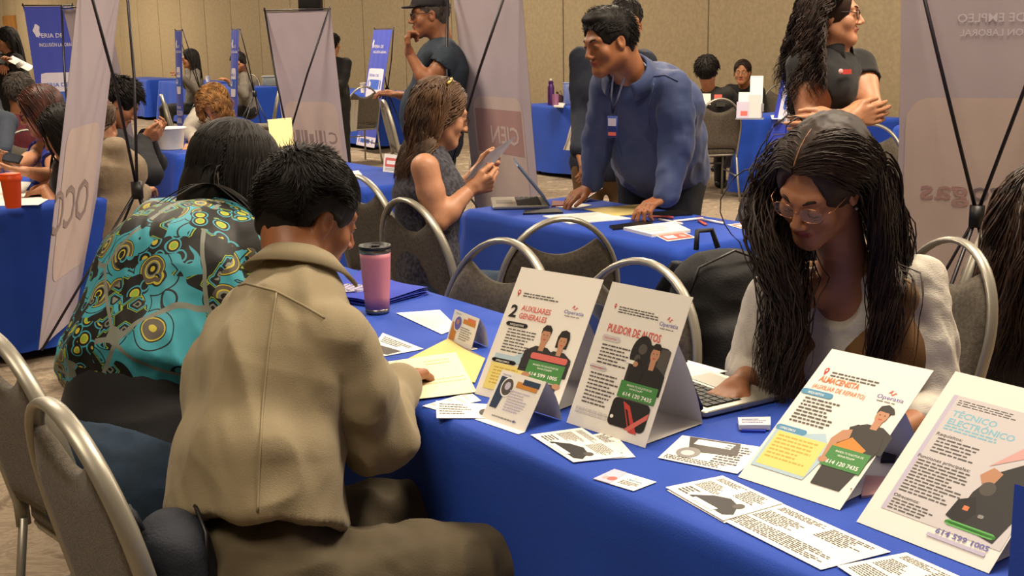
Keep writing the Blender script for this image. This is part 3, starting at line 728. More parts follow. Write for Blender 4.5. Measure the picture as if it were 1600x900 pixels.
# ---------------------------------------------------------------- X-frame banners
def banner(bl, wdir, width, bdir, tilt, h, label, front=None, back_print=None, hubz=.78, poles=True, m=None, group='banners', z0=.12, hubd=.40, sag=.007):
    """bl: floor point under one lower corner, wdir: along the width, bdir: towards the pole side (the back)"""
    w, bd = nrm(wdir), nrm(bdir); bd = nrm(bd-w*(bd@w)); t = math.radians(tilt); upv = A((0, 0, 1))*math.cos(t)+bd*math.sin(t)
    o = A(bl)+A((0, 0, z0)); c0 = o + w*width/2
    root = empty('banner_stand', V((c0[0], c0[1], 0)), label, 'banner', group)
    nx, nz = 16, 30; g = []
    for side in (0, 1):
        for j in range(nz+1):
            for i in range(nx+1):
                u, v_ = i/nx, j/nz; dep = sag*math.sin(u*math.pi)*(math.sin(v_*math.pi)*.7+.3)*1.5 + .0015*math.sin(u*23+v_*5)*(.4+v_)
                edge = .012*math.sin(v_*math.pi)*(1 if u < .5 else -1)*abs(2*u-1)
                g.append(o + w*(u*width+edge) + upv*v_*h + np.cross(w, upv)*0 + bd*(-dep+side*.0012))
    n = (nx+1)*(nz+1); f = []
    for j in range(nz):
        for i in range(nx):
            a = j*(nx+1)+i; q = (a, a+1, a+nx+2, a+nx+1); f += [q, tuple(n+x for x in q[::-1])]
    mesh('banner_sheet', g, f, m or M_bback, root, True, None, None, root.location)
    hub = c0 + bd*hubd + A((0, 0, hubz-z0)); tl, tr_ = o+upv*(h+.01)+bd*.012, o+w*width+upv*(h+.01)+bd*.012
    for p in (tl, tr_):
        b = MB(); b.tube([p+nrm(p-hub)*.02, (p+hub)/2+bd*.015, hub], .0075, 8); b.build('pole', M_pole, root, True, root.location)
    for p in (o+bd*.015, o+w*width+bd*.015):
        b = MB(); b.tube([hub, p], .006, 8); b.build('pole', M_pole, root, True, root.location)
    for sgn in (-1, 1):
        e_ = A((c0[0], c0[1], .008))+bd*(hubd+.22)+w*sgn*.22; b = MB(); b.tube([hub, e_], .008, 8); b.build('leg', M_pole, root, True, root.location)
    b = MB(); b.tube([hub-A((0, 0, .045)), hub+A((0, 0, .035))], .028, 10); b.build('hub', M_black, root, True, root.location)
    b = MB()
    b.tube([tl-w*.012, tr_+w*.012], .005, 6); b.build('top_bar', M_pole, root, True, root.location)
    def place(vs, fs, u, v_, side, mt, name, mirror=False):
        """flat print at (u, v_) metres from the lower left corner as the reader of that side sees it"""
        q = []
        for x, y, *_ in vs:
            uu = (u+x); uu = width-uu if mirror else uu; U = uu/width; Vv = (v_+y)/h
            dep = sag*math.sin(max(0, min(1, U))*math.pi)*(math.sin(max(0, min(1, Vv))*math.pi)*.7+.3)*1.5 + .0015*math.sin(U*23+Vv*5)*(.4+Vv)
            q.append(o + w*uu + upv*(v_+y) + bd*(-dep+((.0032 if side else -.0025)*(1.6 if name in ('lettering', 'emblem') else 1.25 if name == 'printed_block' else 1))))
        return mesh(name, q, [tuple(x) for x in fs], mt, root, False, None, None, root.location)
    return root, place
def gridrect(w, h, nx=10, ny=8, r=0.):
    vs = [(w*i/nx, h*j/ny) for j in range(ny+1) for i in range(nx+1)]
    if r:
        vs2 = []
        for x, y in vs:
            for cx, cy, sx, sy in ((r, r, -1, -1), (w-r, r, 1, -1), (w-r, h-r, 1, 1), (r, h-r, -1, 1)):
                dx, dy = (x-cx)*sx, (y-cy)*sy
                if dx > 0 and dy > 0:
                    mm = max(dx, dy); l_ = math.hypot(dx, dy); x, y = cx+sx*dx*mm/l_, cy+sy*dy*mm/l_
            vs2.append((x, y))
        vs = vs2
    return vs, [(j*(nx+1)+i, j*(nx+1)+i+1, (j+1)*(nx+1)+i+1, (j+1)*(nx+1)+i) for j in range(ny) for i in range(nx)]
M_bback = mat('banner_back_cloth', '#bdb0b8', .8, var=.06, vs=3); M_bfade = mat('print_through_pale', '#cdb9b2', .8, var=.05, vs=4); M_bgrey = mat('print_through_grey', '#84767f', .8)
M_bpink = mat('print_through_pink', '#c7a8a2', .8); M_bwhite = mat('print_through_white', '#d8cfd8', .8); M_tx = mat('print_through_letters', '#9a8783', .8); M_bin = mat('banner_blue', '#2336a8', .6, sheen=.1); M_bwht = mat('banner_white_print', '#c9c3d6', .6)
M_btxt = mat('banner_blue_letters', '#2a55b8', .6); M_bprp = mat('print_through_rose', '#b28d8a', .8)
def back_panel(place, width, h, y0, y1, words=(), pad=.09, m2=None):
    vs, fs = gridrect(width-2*pad, y1-y0, 16, 16, .09); place(vs, fs, pad, y0, 1, m2 or M_bfade, 'printed_panel')
    for tx, u, y, sz, mt, bold in words:
        vs, fs = text_mesh(tx, sz, bold); place(vs, fs, u, y, 1, mt, 'lettering', True)
def front_print(place, width, h):
    k = width/.8
    vs, fs = gridrect(width-.14*k, .36*h/1.6, 8, 8, .05); place([(width-.14*k-x, y) for x, y in vs], [f[::-1] for f in fs], .07*k, .62*h, 0, M_bwht, 'printed_panel')
    vs, fs = gridrect(width, .14*h/1.6, 6, 3); place(vs, fs, 0, .01, 0, M_bwht, 'printed_strip')
# white backs
def dirdeg(a): return (math.cos(math.radians(a)), math.sin(math.radians(a)), 0)
# ---------------------------------------------------------------- banners in place
r_, pl = banner(P(64, 588, .06)*1., dirdeg(95), .78, dirdeg(5), 11.3, 1.68, 'white back of a tall banner stand at left, print showing through, seen nearly edge-on')
back_panel(pl, .78, 1.68, .28, .98, [('OCC', .16, .52, .28, M_tx, .01)]); 
r_, pl = banner(W(168, 222, 8.3)*V((1, 1, 0)), (.70, -.71, 0), .62, (-.71, -.7, 0), 8, 1.62, 'pale back of a banner stand just behind the edge-on one at left'); back_panel(pl, .62, 1.62, .22, .95)
r_, pl = banner(V((W(455, 250, 9.4).x, 9.4, 0)), (.86, -.5, 0), .62, (-.5, -.86, 0), 7, 1.60, 'white back of a banner stand in the middle distance with crossed black poles', hubd=.38)
back_panel(pl, .62, 1.60, .26, .92, [('C', .08, .60, .13, M_tx, .01)], pad=.05)
for i_, (u_, w_, h_) in enumerate([(.20, .015, .10), (.235, .03, .10), (.285, .015, .10), (.32, .04, .07), (.375, .03, .10), (.42, .015, .10), (.45, .04, .10), (.505, .03, .08)]): pl(*gridrect(w_, h_, 2, 4), .62-u_-w_, .60, 1, M_tx, 'printed_block')
for v_, w_ in ((.55, .36), (.51, .30), (.48, .22)): pl(*gridrect(w_, .014, 8, 1), .14, v_, 1, M_tx, 'printed_block')
r_, pl = banner(P(752, 452, .0)*1., (.52, -.85, 0), .74, (-.86, -.5, 0), 5, 1.78, 'large white back of a banner stand behind the woman holding papers')
back_panel(pl, .74, 1.78, .28, 1.06, [('CIEN', .16, .80, .14, M_bfade, .012)], pad=.10)
vs, fs = gridrect(.50, .25, 8, 4); pl([(x, y) for x, y in vs], fs, .12, .74, 1, M_bprp, 'printed_block', False)
r_, pl = banner(V((W(1400, 380, 4.75).x, 4.75, 0)), (.9, -.43, 0), .64, (-.43, -.9, 0), 10, 1.86, 'large white back of a banner stand at right, reversed gas company lettering showing through', hubz=.84, hubd=.30)
vs, fs = gridrect(.9, .62, 16, 14, .06); back_panel(pl, .64, 1.80, .10, 1.16, [], pad=.035)
vs, fs = text_mesh('Hidro', .115, .012, .30); pl(vs, fs, .05, .76, 1, M_bgrey, 'lettering', True)
vs, fs = text_mesh('gas', .115, .012, .18); pl(vs, fs, .365, .76, 1, M_bprp, 'lettering', True)
vs, fs = text_mesh('FERIA DE EMPLEO', .045, .004); pl(vs, fs, .08, 1.44, 1, M_bwhite, 'lettering', True)
vs, fs = text_mesh('INCLUSION LABORAL', .035, .003); pl(vs, fs, .08, 1.39, 1, M_bwhite, 'lettering', True)
# blue fronts: printed top, white block, INCLUSION LABORAL, white foot strip
def blue_banner(bl, wdir, bdir, tilt, label, width=.6, h=1.6, z0=.06, sx=1., letters=True):
    r_, pl = banner(bl, wdir, width, bdir, tilt, h, label, m=M_bin, z0=z0, hubd=.35)
    R_ = lambda u, v, w, hh, mt, nm, r=0.: pl(*gridrect(w, hh, 6, 6, r), u, v, 0, mt, nm)
    R_(.07, .66*h, width-.14, .25*h, M_bwht, 'printed_panel', .03) if False else None
    R_(.06, .42*h, width-.12, .25*h, M_bwht, 'printed_panel', .03); R_(0, 0, width, .085*h, M_bwht, 'printed_strip')
    T_ = lambda tx, u, v, sz, mt, w=None: pl(*text_mesh(tx, sz, .01, w), u, v, 0, mt, 'lettering')
    T_('FERIA DE', .20*width, .845*h, .055, M_bwht, width*.5); T_('INCLUSIÓN LABORAL', .20*width, .80*h, .045, M_bwht, width*.68)
    b = MB(); vs = [(.05+.035*math.cos(a)*(1 if i % 2 else .6), .88*h+.06*math.sin(a)) for i, a in enumerate([math.pi*2*j/10 for j in range(10)])]
    pl(vs, [tuple(range(10))], .03, 0, 0, M_bwht, 'emblem')
    T_('FERIA DE', .18*width, .60*h, .05, M_btxt, width*.5); R_(.16*width, .49*h, width*.68, .085*h, M_btxt, 'printed_block', .03); R_(.50*width, .515*h, width*.26, .045*h, M_bin, 'printed_mark', .01); b = MB(); pl([(.27*width+.035*math.cos(a), .535*h+.035*math.sin(a)) for a in [j*math.pi/8 for j in range(16)]], [tuple(range(16))], 0, 0, 0, M_bwht, 'emblem')
    T_('FERIA DE', .24*width, .285*h, .05, M_bwht, width*.45)
    T_('INCLUSIÓN', .14*width, .22*h, .10, M_bwht, width*.74); T_('LABORAL', .14*width, .15*h, .10, M_bwht, width*.66)
    [R_(width*u_, .030*h, width*w_, .035*h, M_btxt, 'printed_block') for u_, w_ in ((.10, .05), (.20, .24), (.50, .20), (.80, .07))]
    return r_
blue_banner(P(557, 233, .02)*1., (.5, -.86, 0), (.86, .5, 0), 12, 'blue banner stand leaning sideways, white foot strip', .6, 1.54)
bb_ = COL.objects[-1]
blue_banner(V((W(72, 250, 10.5).x, 10.5, 0)), (.85, .5, 0), (-.5, .85, 0), 12, 'blue banner front at far left above the seated people', .42, 1.80)
blue_banner(V((W(270, 125, 17).x, 17, 0)), (.62, -.78, 0), (.78, .62, 0), 3, 'narrow blue and white banner front left of the seated long haired woman far away', .25, 1.50, .12)
blue_banner(V((W(352, 135, 16).x, 16, 0)), (.58, -.81, 0), (.81, .58, 0), 5, 'narrow blue and white banner front beside the bowed far visitor', .27, 1.50, .12)
blue_banner(V((P(1181, 318, .02).x, P(1181, 318, .02).y, 0)), (.6, -.8, 0), (.8, .6, 0), 15, 'blue banner front half hidden behind the woman with crossed arms', .62, 1.62)
blue_banner(V((P(897, 268, .02).x, P(897, 268, .02).y, 0)), (.96, -.26, 0), (.2, .97, 0), 9, 'blue banner foot glimpsed behind the arm of the man in the blue shirt', .5, 1.2)
# upright blue edge of the near banner at the right border
root = empty('banner_stand', V((.78, 1.13, 0)), 'plain blue upright banner edge at the right border, nearest the camera', 'banner', 'banners')
e0 = W(1585, 740, 1.16); b = MB(); b.box((e0.x+.30, 1.02, .60), (.60, .004, 1.10), Matrix.Rotation(-.5, 3, 'Z')); 
b = MB(); w_ = V((.78, -.62, 0)).normalized(); g_ = []
for j in range(25):
    for i in range(13): g_.append(V((e0.x, e0.y, 0)) + w_*(.6*i/12) + V((0, 0, .06+1.0*j/24)) + V((.62, .78, 0))*(.012*math.sin(i*1.3+j*.12)))
for off in (0, .002): b.add([p+V((.62, .78, 0))*off for p in g_], [(j*13+i, j*13+i+1, (j+1)*13+i+1, (j+1)*13+i) for j in range(24) for i in range(12)])
b.build('banner_sheet', mat('near_blue_cloth', '#2650cc', .75, bump=.1, bs=300), root, True, root.location)
for i_ in (.03, .57):
    b = MB(); p_ = V((e0.x, e0.y, 0)) + w_*i_ + V((.62, .78, 0))*.025; b.tube([p_+V((0, 0, .03)), p_+V((0, 0, 1.08))], .006, 8); b.build('pole', M_pole, root, True, root.location)
b = MB(); b.box(V((e0.x, e0.y, .02))+w_*.3, (.62, .16, .04), Matrix.Rotation(math.atan2(w_.y, w_.x), 3, 'Z'), bev=.006); b.build('base', M_silver, root, True, root.location)

# ---------------------------------------------------------------- printed sheets
PC = {n: mat('print_'+n, c, .6) for n, c in dict(red='#c8403c', orange='#e08050', black='#1c1a1c', grey='#8f8c8a', text='#5d5856', blue='#5596bd', cyan='#86c4dc', green='#458a46', lgreen='#63b85c', yellow='#eedc82', lblue='#b4cfe0', white='#f4f2ee',
      skin='#c08c6c', hair='#1e1815', navy='#263c5a', orng='#d08a38', purple='#6c68b0', lilac='#c6c0d8', pink='#dcaaa8', dark='#2b292b', shirt='#35322f', panel='#d3cfd2', gold='#cdae4e', rpink='#d86a62', manila='#e4cf8f', cream='#efe8c8', gphoto='#514c48').items()}
class Page:
    """printed sheet: corners bottom-left, right edge vector and up edge vector; (u, v) run 0..1 from the lower left"""
    def __init__(s, fn, w, h): s.fn, s.w, s.h = fn, w, h; s.v, s.f, s.m, s.ms, s.l = [], [], [], [], 0
    def mi(s, m):
        if m not in s.ms: s.ms.append(m)
        return s.ms.index(m)
    def add(s, uv, faces, m, lay=None):
        s.l += 1; lay = s.l if lay is None else lay; o = len(s.v)
        s.v += [s.fn(u, v, .0006+.00004*lay) for u, v in uv]; s.f += [tuple(i+o for i in q) for q in faces]; s.m += [s.mi(PC[m])]*len(faces)
    def poly(s, pts, m): s.add(pts, [tuple(range(len(pts)))], m)
    def rect(s, u0, v0, u1, v1, m, r=0.):
        if r <= 0: s.poly([(u0, v0), (u1, v0), (u1, v1), (u0, v1)], m)
        else:
            k = s.w/s.h; pts = [((u0+u1)/2+x/s.w, (v0+v1)/2+y/s.h) for x, y in rrect((u1-u0)/2*s.w, (v1-v0)/2*s.h, r*s.w, 4)]; s.poly(pts, m)
    def ell(s, u, v, ru, rv, m, n=20, a0=0, a1=6.2832): s.poly([(u+ru*math.cos(a0+(a1-a0)*i/n), v+rv*math.sin(a0+(a1-a0)*i/n)) for i in range(n)], m)
    def text(s, t, u, v, sz, m, width=None, bold=.012):
        vs, fs = text_mesh(t, sz*s.h, bold, width*s.w if width else None); s.add([(u+x/s.w, v+y/s.h) for x, y, *_ in vs], fs, m)
    def lines(s, u0, v0, u1, v1, n, m='grey', seed=1, t=.45, indent=0.):
        g = random.Random(seed); dv = (v1-v0)/n; uv, fs = [], []
        for i in range(n):
            v = v1-dv*(i+.75); u = u0+indent*(i % 2); ue = u1-(u1-u0)*g.random()*.35
            while u < ue-.01:
                e = min(ue, u+g.uniform(.02, .07)); o = len(uv); uv += [(u, v), (e, v), (e, v+dv*t), (u, v+dv*t)]; fs.append((o, o+1, o+2, o+3)); u = e+.010
        s.add(uv, fs, m)
    def person(s, u, v, k, shirt='dark', hair='hair', cap=None, long=False, arms=True):
        a = s.w/s.h; K = lambda x, y: (u+x*k, v+y*k*a)
        if long: s.poly([K(-.062, .0), K(.062, .0), K(.066, .10), K(.045, .155), K(0, .17), K(-.045, .155), K(-.066, .10)], hair)
        s.poly([K(-.16, -.26), K(.16, -.26), K(.155, -.09), K(.06, -.035), K(-.06, -.035), K(-.155, -.09)], shirt)
        s.poly([K(-.025, -.07), K(.025, -.07), K(.03, .02), K(-.03, .02)], 'skin')
        s.ell(*K(0, .06), .045*k, .068*k*a, 'skin')
        s.poly([K(-.048, .065), K(-.05, .12), K(-.025, .15), K(.02, .152), K(.05, .12), K(.048, .065), K(.036, .10), K(-.034, .10)], hair)
        if cap: s.poly([K(-.05, .10), K(-.046, .14), K(0, .165), K(.05, .14), K(.075, .10), K(.06, .092)], cap)
        for x in (-.018, .018): s.ell(*K(x, .066), .006*k, .004*k*a, 'hair', 8)
        s.poly([K(-.016, .032), K(.016, .032), K(.01, .024), K(-.01, .024)], 'red')
    def build(s, parent, org, name='print'):
        return mesh(name, s.v, s.f, s.ms, parent, False, s.m, None, org)
def sign_frame(BL, BR, TL, z=.7535):
    a, b = P(*BL, z), P(*BR, z); w = (b-a).length; e = (b-a)/w; r = ray(*TL); c = V((0, 0, CAMH)); t = (a-c).dot(e)/r.dot(e)
    tl = c + r*t; u = tl-a; h = u.length; u /= h; n = e.cross(u); n = -n if n.y > 0 else n
    return a, e, u, n, w, h
def job_sign(BL, BR, TL, label, foot=.75):
    a, e, u, n, w, h = sign_frame(BL, BR, TL)
    root = empty('tent_sign', a+e*w/2-V((0, 0, .0)), label, 'sign', 'tilted job signs'); org = root.location
    bow = lambda U, Vv: n*0
    b = MB(); N = 14
    for side in (0, 1):
        g = [a+e*w*i/4+u*h*j/N+bow(i/4, j/N)+n*(-.0008*side) for j in range(N+1) for i in range(5)]
        b.add(g, [(j*5+i, j*5+i+1, (j+1)*5+i+1, (j+1)*5+i) for j in range(N) for i in range(4)])
    b.build('front_sheet', M_white, root, True, org)
    # folded stand behind: a flap from the upper back down to the table
    hor = V((-n.x, -n.y, 0)).normalized(); top = a+u*h*.72-n*.003; back = V((0, 0, 0)); ft = top+hor*(.05+.05*foot); ft.z = a.z+.001
    b = MB(); vs = []
    for i in range(7):
        for j in range(9):
            p = top.lerp(ft, j/8)+e*(w*(.14+.80*i/6)); vs.append(p+hor*(.010*math.sin(math.pi*j/8)))
    b.add(vs, [(i*9+j, i*9+j+1, (i+1)*9+j+1, (i+1)*9+j) for i in range(6) for j in range(8)]); 
    bl = a+hor*.015; vs2 = [ft.lerp(bl, j/4)+e*(w*(.14+.80*i/6))+V((0, 0, .0006)) for i in range(7) for j in range(5)]
    b.add(vs2, [(i*5+j, i*5+j+1, (i+1)*5+j+1, (i+1)*5+j) for i in range(6) for j in range(4)])
    b.build('stand_flap', M_fold, root, True, org)
    return root, Page(lambda U, Vv, d: a+e*(w*U)+u*(h*Vv)+bow(U, Vv)+n*d, w, h)
def logo(p, u, v, w=.20):
    p.poly([(u+w*.32, v+.052), (u+w*.40, v+.078), (u+w*.46, v+.080), (u+w*.44, v+.055), (u+w*.50, v+.052), (u+w*.56, v+.068), (u+w*.66, v+.062), (u+w*.58, v+.058), (u+w*.52, v+.044), (u+w*.46, v+.048), (u+w*.40, v+.062)], 'rpink')
    p.text('Operatia', u, v+.012, .040, 'purple', w, .004); p.lines(u+.02, v-.012, u+w-.03, v+.002, 1, 'grey')
def pin(p, u, v, k=1.):
    a = p.w/p.h; p.poly([(u, v-.028*k), (u-.020*k, v+.004*k), (u-.017*k, v+.020*k), (u, v+.028*k), (u+.017*k, v+.020*k), (u+.020*k, v+.004*k)], 'red'); p.ell(u, v+.008*k, .007*k, .008*k, 'white', 10)
r1, p = job_sign((741, 615), (868, 648), (815, 417), 'tilted job sign reading 2 AUXILIARES GENERALES with two smiling workers')
pin(p, .09, .80); p.lines(.15, .775, .70, .815, 2, 'text', 2); logo(p, .69, .70, .23)
p.text('2', .06, .615, .13, 'black', .09, .03); p.text('AUXILIARES', .19, .675, .058, 'rpink', .36, .02); p.text('GENERALES', .19, .615, .058, 'rpink', .34, .02)
p.rect(.07, .545, .34, .580, 'black', .03); p.text('REQUISITOS', .12, .553, .020, 'white', .17, .01)
p.lines(.12, .35, .50, .535, 8, 'text', 3, .38); p.poly([(.08, .28), (.45, .28), (.60, .34), (.55, .42), (.30, .33), (.08, .33)], 'lblue')
p.rect(.06, .265, .36, .295, 'black', .03); p.text('OFRECEMOS', .11, .271, .018, 'white', .17, .01)
p.rect(.07, .06, .60, .26, 'yellow'); p.lines(.12, .10, .50, .24, 6, 'gold', 5, .4)
p.person(.585, .47, 1.15, 'dark'); p.person(.80, .455, 1.05, 'dark', long=True)
p.poly([(.42, .27), (.95, .27), (.97, .36), (.90, .39), (.50, .39), (.40, .33)], 'dark'); p.rect(.50, .345, .93, .39, 'rpink', .02)
p.rect(.50, .20, .93, .335, 'green'); p.text('MANDA TU SOLICITUD DE', .56, .30, .018, 'white', .30, .006); p.text('WHATSAPP', .62, .278, .018, 'white', .18, .006); p.text('614 599 1005', .545, .225, .036, 'white', .34, .02)
p.poly([(.50, .19), (.92, .19), (.84, .04), (.52, .04)], 'shirt'); p.ell(.52, .22, .05, .022, 'skin'); p.ell(.90, .185, .045, .02, 'skin'); p.build(r1, r1.location)
r2, p = job_sign((885, 660), (1008, 700), (957, 440), 'tilted job sign reading PULIDOR DE AUTOS with a man polishing a car')
pin(p, .14, .84, .7); p.lines(.19, .80, .70, .85, 3, 'text', 7); logo(p, .72, .765, .22); p.text('PULIDOR DE AUTOS', .13, .665, .075, 'rpink', .66, .03)
p.rect(.10, .60, .33, .640, 'panel', .03); p.text('REQUISITOS', .13, .612, .018, 'rpink', .15, .01); p.lines(.13, .44, .52, .585, 6, 'text', 8, .4)
p.rect(.06, .395, .28, .430, 'panel', .03); p.text('OFRECEMOS', .09, .404, .018, 'rpink', .15, .01); p.lines(.10, .16, .50, .385, 9, 'text', 9, .4)
p.lines(.06, .085, .50, .13, 2, 'panel', 4, .7)
p.rect(.52, .31, .96, .64, 'dark', .06); p.ell(.62, .57, .12, .12, 'black'); p.ell(.63, .60, .05, .035, 'gphoto'); p.ell(.60, .53, .035, .03, 'gphoto'); p.rect(.84, .36, .96, .63, 'gphoto', .02)
p.person(.79, .535, 1.15, 'black'); p.poly([(.55, .50), (.62, .54), (.72, .45), (.70, .38), (.56, .38)], 'black'); p.rect(.48, .49, .58, .515, 'white'); p.ell(.60, .495, .03, .018, 'skin')
p.rect(.50, .265, .95, .375, 'green'); p.text('MANDA TU SOLICITUD DE', .58, .345, .018, 'white', .30, .006); p.text('WHATSAPP', .62, .325, .016, 'white', .16, .006); p.text('614 120 7435', .56, .280, .036, 'white', .35, .02)
p.rect(.48, .075, .93, .26, 'black', .05); p.poly([(.60, .245), (.69, .225), (.86, .06), (.76, .06)], 'red'); p.poly([(.65, .20), (.68, .195), (.79, .075), (.76, .075)], 'black'); p.poly([(.70, .07), (.77, .07), (.93, .17), (.93, .21)], 'rpink'); p.ell(.52, .13, .02, .012, 'white'); p.build(r2, r2.location)
r3, p = job_sign((1153, 745), (1312, 797), (1300, 545), 'tilted job sign reading ALMACENISTA with a capped worker holding a box', .5)
pin(p, .10, .83, 1.1); p.lines(.16, .80, .72, .845, 2, 'text', 12); logo(p, .68, .725, .25); p.text('ALMACENISTA', .09, .755, .058, 'orange', .40, .025); p.text('(AUXILIAR DE REPARTO)', .07, .700, .045, 'orange', .52, .008)
p.rect(.0, .645, .32, .685, 'blue', .03); p.text('REQUISITOS', .07, .655, .022, 'white', .16, .01); p.lines(.08, .44, .48, .635, 8, 'text', 13, .42)
p.poly([(.03, .10), (.55, .10), (.62, .30), (.48, .42), (.30, .38), (.03, .38)], 'lblue')
p.rect(-.0+.01, .365, .32, .405, 'blue', .03); p.text('OFRECEMOS', .05, .375, .022, 'white', .16, .01); p.rect(.06, .12, .55, .36, 'yellow'); p.lines(.09, .17, .50, .345, 7, 'gold', 14, .45)
p.poly([(.63, .10), (.90, .10), (.96, .30), (.62, .30)], 'shirt'); p.person(.84, .575, 1.25, 'shirt', cap='shirt'); p.poly([(.64, .50), (.70, .53), (.96, .50), (1.0, .40), (.96, .28), (.70, .28), (.72, .42)], 'shirt')
p.poly([(.55, .40), (.60, .47), (.68, .49), (.70, .43), (.62, .38), (.66, .26), (.58, .25)], 'skin'); p.poly([(.60, .36), (.72, .44), (.90, .38), (.84, .30)], 'orng')
p.rect(.60, .225, .97, .36, 'green'); p.text('MANDA TU SOLICITUD DE', .66, .325, .018, 'white', .26, .006); p.text('WHATSAPP', .70, .300, .018, 'white', .16, .006); p.text('614 120 7435', .635, .245, .036, 'white', .30, .02); p.ell(.60, .26, .04, .02, 'skin'); p.ell(.985, .135, .008, .006, 'grey'); p.build(r3, r3.location)
r4, p = job_sign((1338, 815), (1545, 896), (1493, 580), 'tilted job sign reading TÉCNICO ELECTRÓNICO on a lilac panel, rightmost', .5)
p.rect(.10, .12, .99, .86, 'panel'); p.rect(.10, .12, .135, .86, 'lilac'); p.lines(.16, .80, .78, .84, 3, 'text', 15); p.text('TÉCNICO', .17, .735, .050, 'cyan', .34, .02); p.text('ELECTRÓNICO', .17, .685, .050, 'cyan', .50, .02); p.lines(.17, .645, .62, .68, 2, 'cyan', 16, .5)
p.text('Requisitos:', .15, .605, .026, 'text', .20, .012); p.lines(.18, .50, .58, .60, 5, 'text', 17, .42); p.text('Funciones principales:', .12, .455, .026, 'text', .40, .012); p.lines(.14, .24, .58, .45, 11, 'text', 18, .42); p.text('Ofrecemos:', .13, .205, .026, 'text', .20, .012); p.lines(.14, .13, .50, .20, 4, 'text', 19, .42)
p.poly([(.62, .52), (.99, .70), (.99, .86), (.80, .70)], 'pink'); p.poly([(.60, .18), (.92, .14), (.97, .30), (1.0, .34), (1.0, .60), (.86, .60), (.70, .50), (.62, .36)], 'dark'); p.poly([(.60, .46), (.66, .52), (.74, .50), (.72, .44), (.64, .42)], 'skin'); p.ell(.70, .40, .055, .04, 'gphoto')
p.poly([(.56, .30), (.66, .34), (.72, .26), (.66, .17), (.54, .20)], 'black'); p.rect(.62, .255, .66, .28, 'orange'); p.ell(.93, .47, .018, .014, 'white'); p.rect(.74, .24, .78, .26, 'grey', .01)
p.rect(.56, .155, .92, .185, 'lgreen', .03); p.text('614 599 1005', .54, .095, .040, 'purple', .38, .015); p.rect(.50, .065, .92, .085, 'lilac'); p.build(r4, r4.location)

def tent_card(BL, BR, TL, foot, label, style):
    a, e, u, n, w, h = sign_frame(BL, BR, TL); root = empty('tent_card', a+e*w/2, label, 'sign', 'small folded table cards'); org = root.location
    tl = a+u*h; fr = P(*foot, .754); hor = V((-n.x, -n.y, 0)).normalized(); dd = (fr-(a+e*w)).dot(hor); bl = a+hor*max(.05, dd)
    b = MB()
    b.add([a, a+e*w, tl+e*w, tl], [(0, 1, 2, 3)]); b.add([x+n*-.0006 for x in (a, a+e*w, tl+e*w, tl)], [(3, 2, 1, 0)]); b.build('front_panel', M_white, root, False, org)
    b = MB(); vs = [tl.lerp(bl, j/8)+e*(w*i/4)+(hor+V((0, 0, 1)))*(.006*math.sin(math.pi*j/8)) for i in range(5) for j in range(9)]; b.add(vs, [(i*9+j, i*9+j+1, (i+1)*9+j+1, (i+1)*9+j) for i in range(4) for j in range(8)]); b.build('back_panel', M_fold, root, True, org)
    b = MB(); q = a-hor*.018; b.add([a, a+e*w, q+e*w, q], [(0, 3, 2, 1)]) if style == 'b' else b.add([a, a+e*w, a+hor*.02+e*w, a+hor*.02], [(0, 1, 2, 3)]); b.build('glue_tab', M_white, root, False, org)
    p = Page(lambda U, Vv, d: a+e*(w*U)+u*(h*Vv)+n*d, w, h)
    if style == 'b':
        p.poly([(.06, .25), (.22, .25), (.26, .55), (.22, .93), (.06, .93)], 'navy'); p.rect(.04, .88, .30, .98, 'white', .03); p.text('Operatia', .06, .90, .06, 'purple', .2)
        p.ell(.27, .70, .14, .20, 'white'); p.ell(.27, .70, .12, .17, 'gphoto'); p.ell(.27, .72, .06, .08, 'lilac'); p.rect(.44, .74, .90, .86, 'orng'); p.rect(.56, .82, .92, .93, 'navy'); p.lines(.36, .25, .85, .68, 8, 'lilac', 3, .5); p.lines(.2, .08, .8, .14, 1, 'grey', 4); p.ell(.70, .11, .02, .03, 'purple')
    elif style == 'a':
        p.rect(.06, .05, .28, .62, 'orng'); p.ell(.27, .62, .15, .26, 'white'); p.ell(.27, .62, .13, .22, 'purple'); p.ell(.25, .66, .05, .08, 'skin'); p.rect(.45, .68, .92, .82, 'orng'); p.rect(.60, .78, .90, .90, 'orange'); p.lines(.42, .15, .88, .58, 6, 'grey', 5, .4); p.text('Operatia', .10, .90, .06, 'blue', .2)
    else:
        p.rect(.1, .3, .9, .8, 'rpink', .05); p.lines(.15, .1, .85, .25, 2, 'grey')
        p.rect(.2, .45, .8, .65, 'white')
    p.build(root, org); return root
tent_card((752, 652), (820, 675), (785, 577), (882, 657), 'small folded card with a navy band and round photo, in front of the two-workers sign', 'b')
tent_card((698, 530), (736, 547), (711, 483), (768, 557), 'small folded card with an orange band, at the end of the manila folder', 'a')
tent_card((884, 316), (905, 318), (921, 292), (955, 320), 'small pink printed tent card by the leaning man\'s right hand', 'c')
tent_card((598, 268), (622, 271), (601, 240), (630, 268), 'small white printed tent card behind the shoulder of the woman holding papers', 'c')
tent_card((900, 266), (912, 267), (902, 248), (914, 262), 'tiny white card on the floor line by the blue banner foot', 'c') if False else None

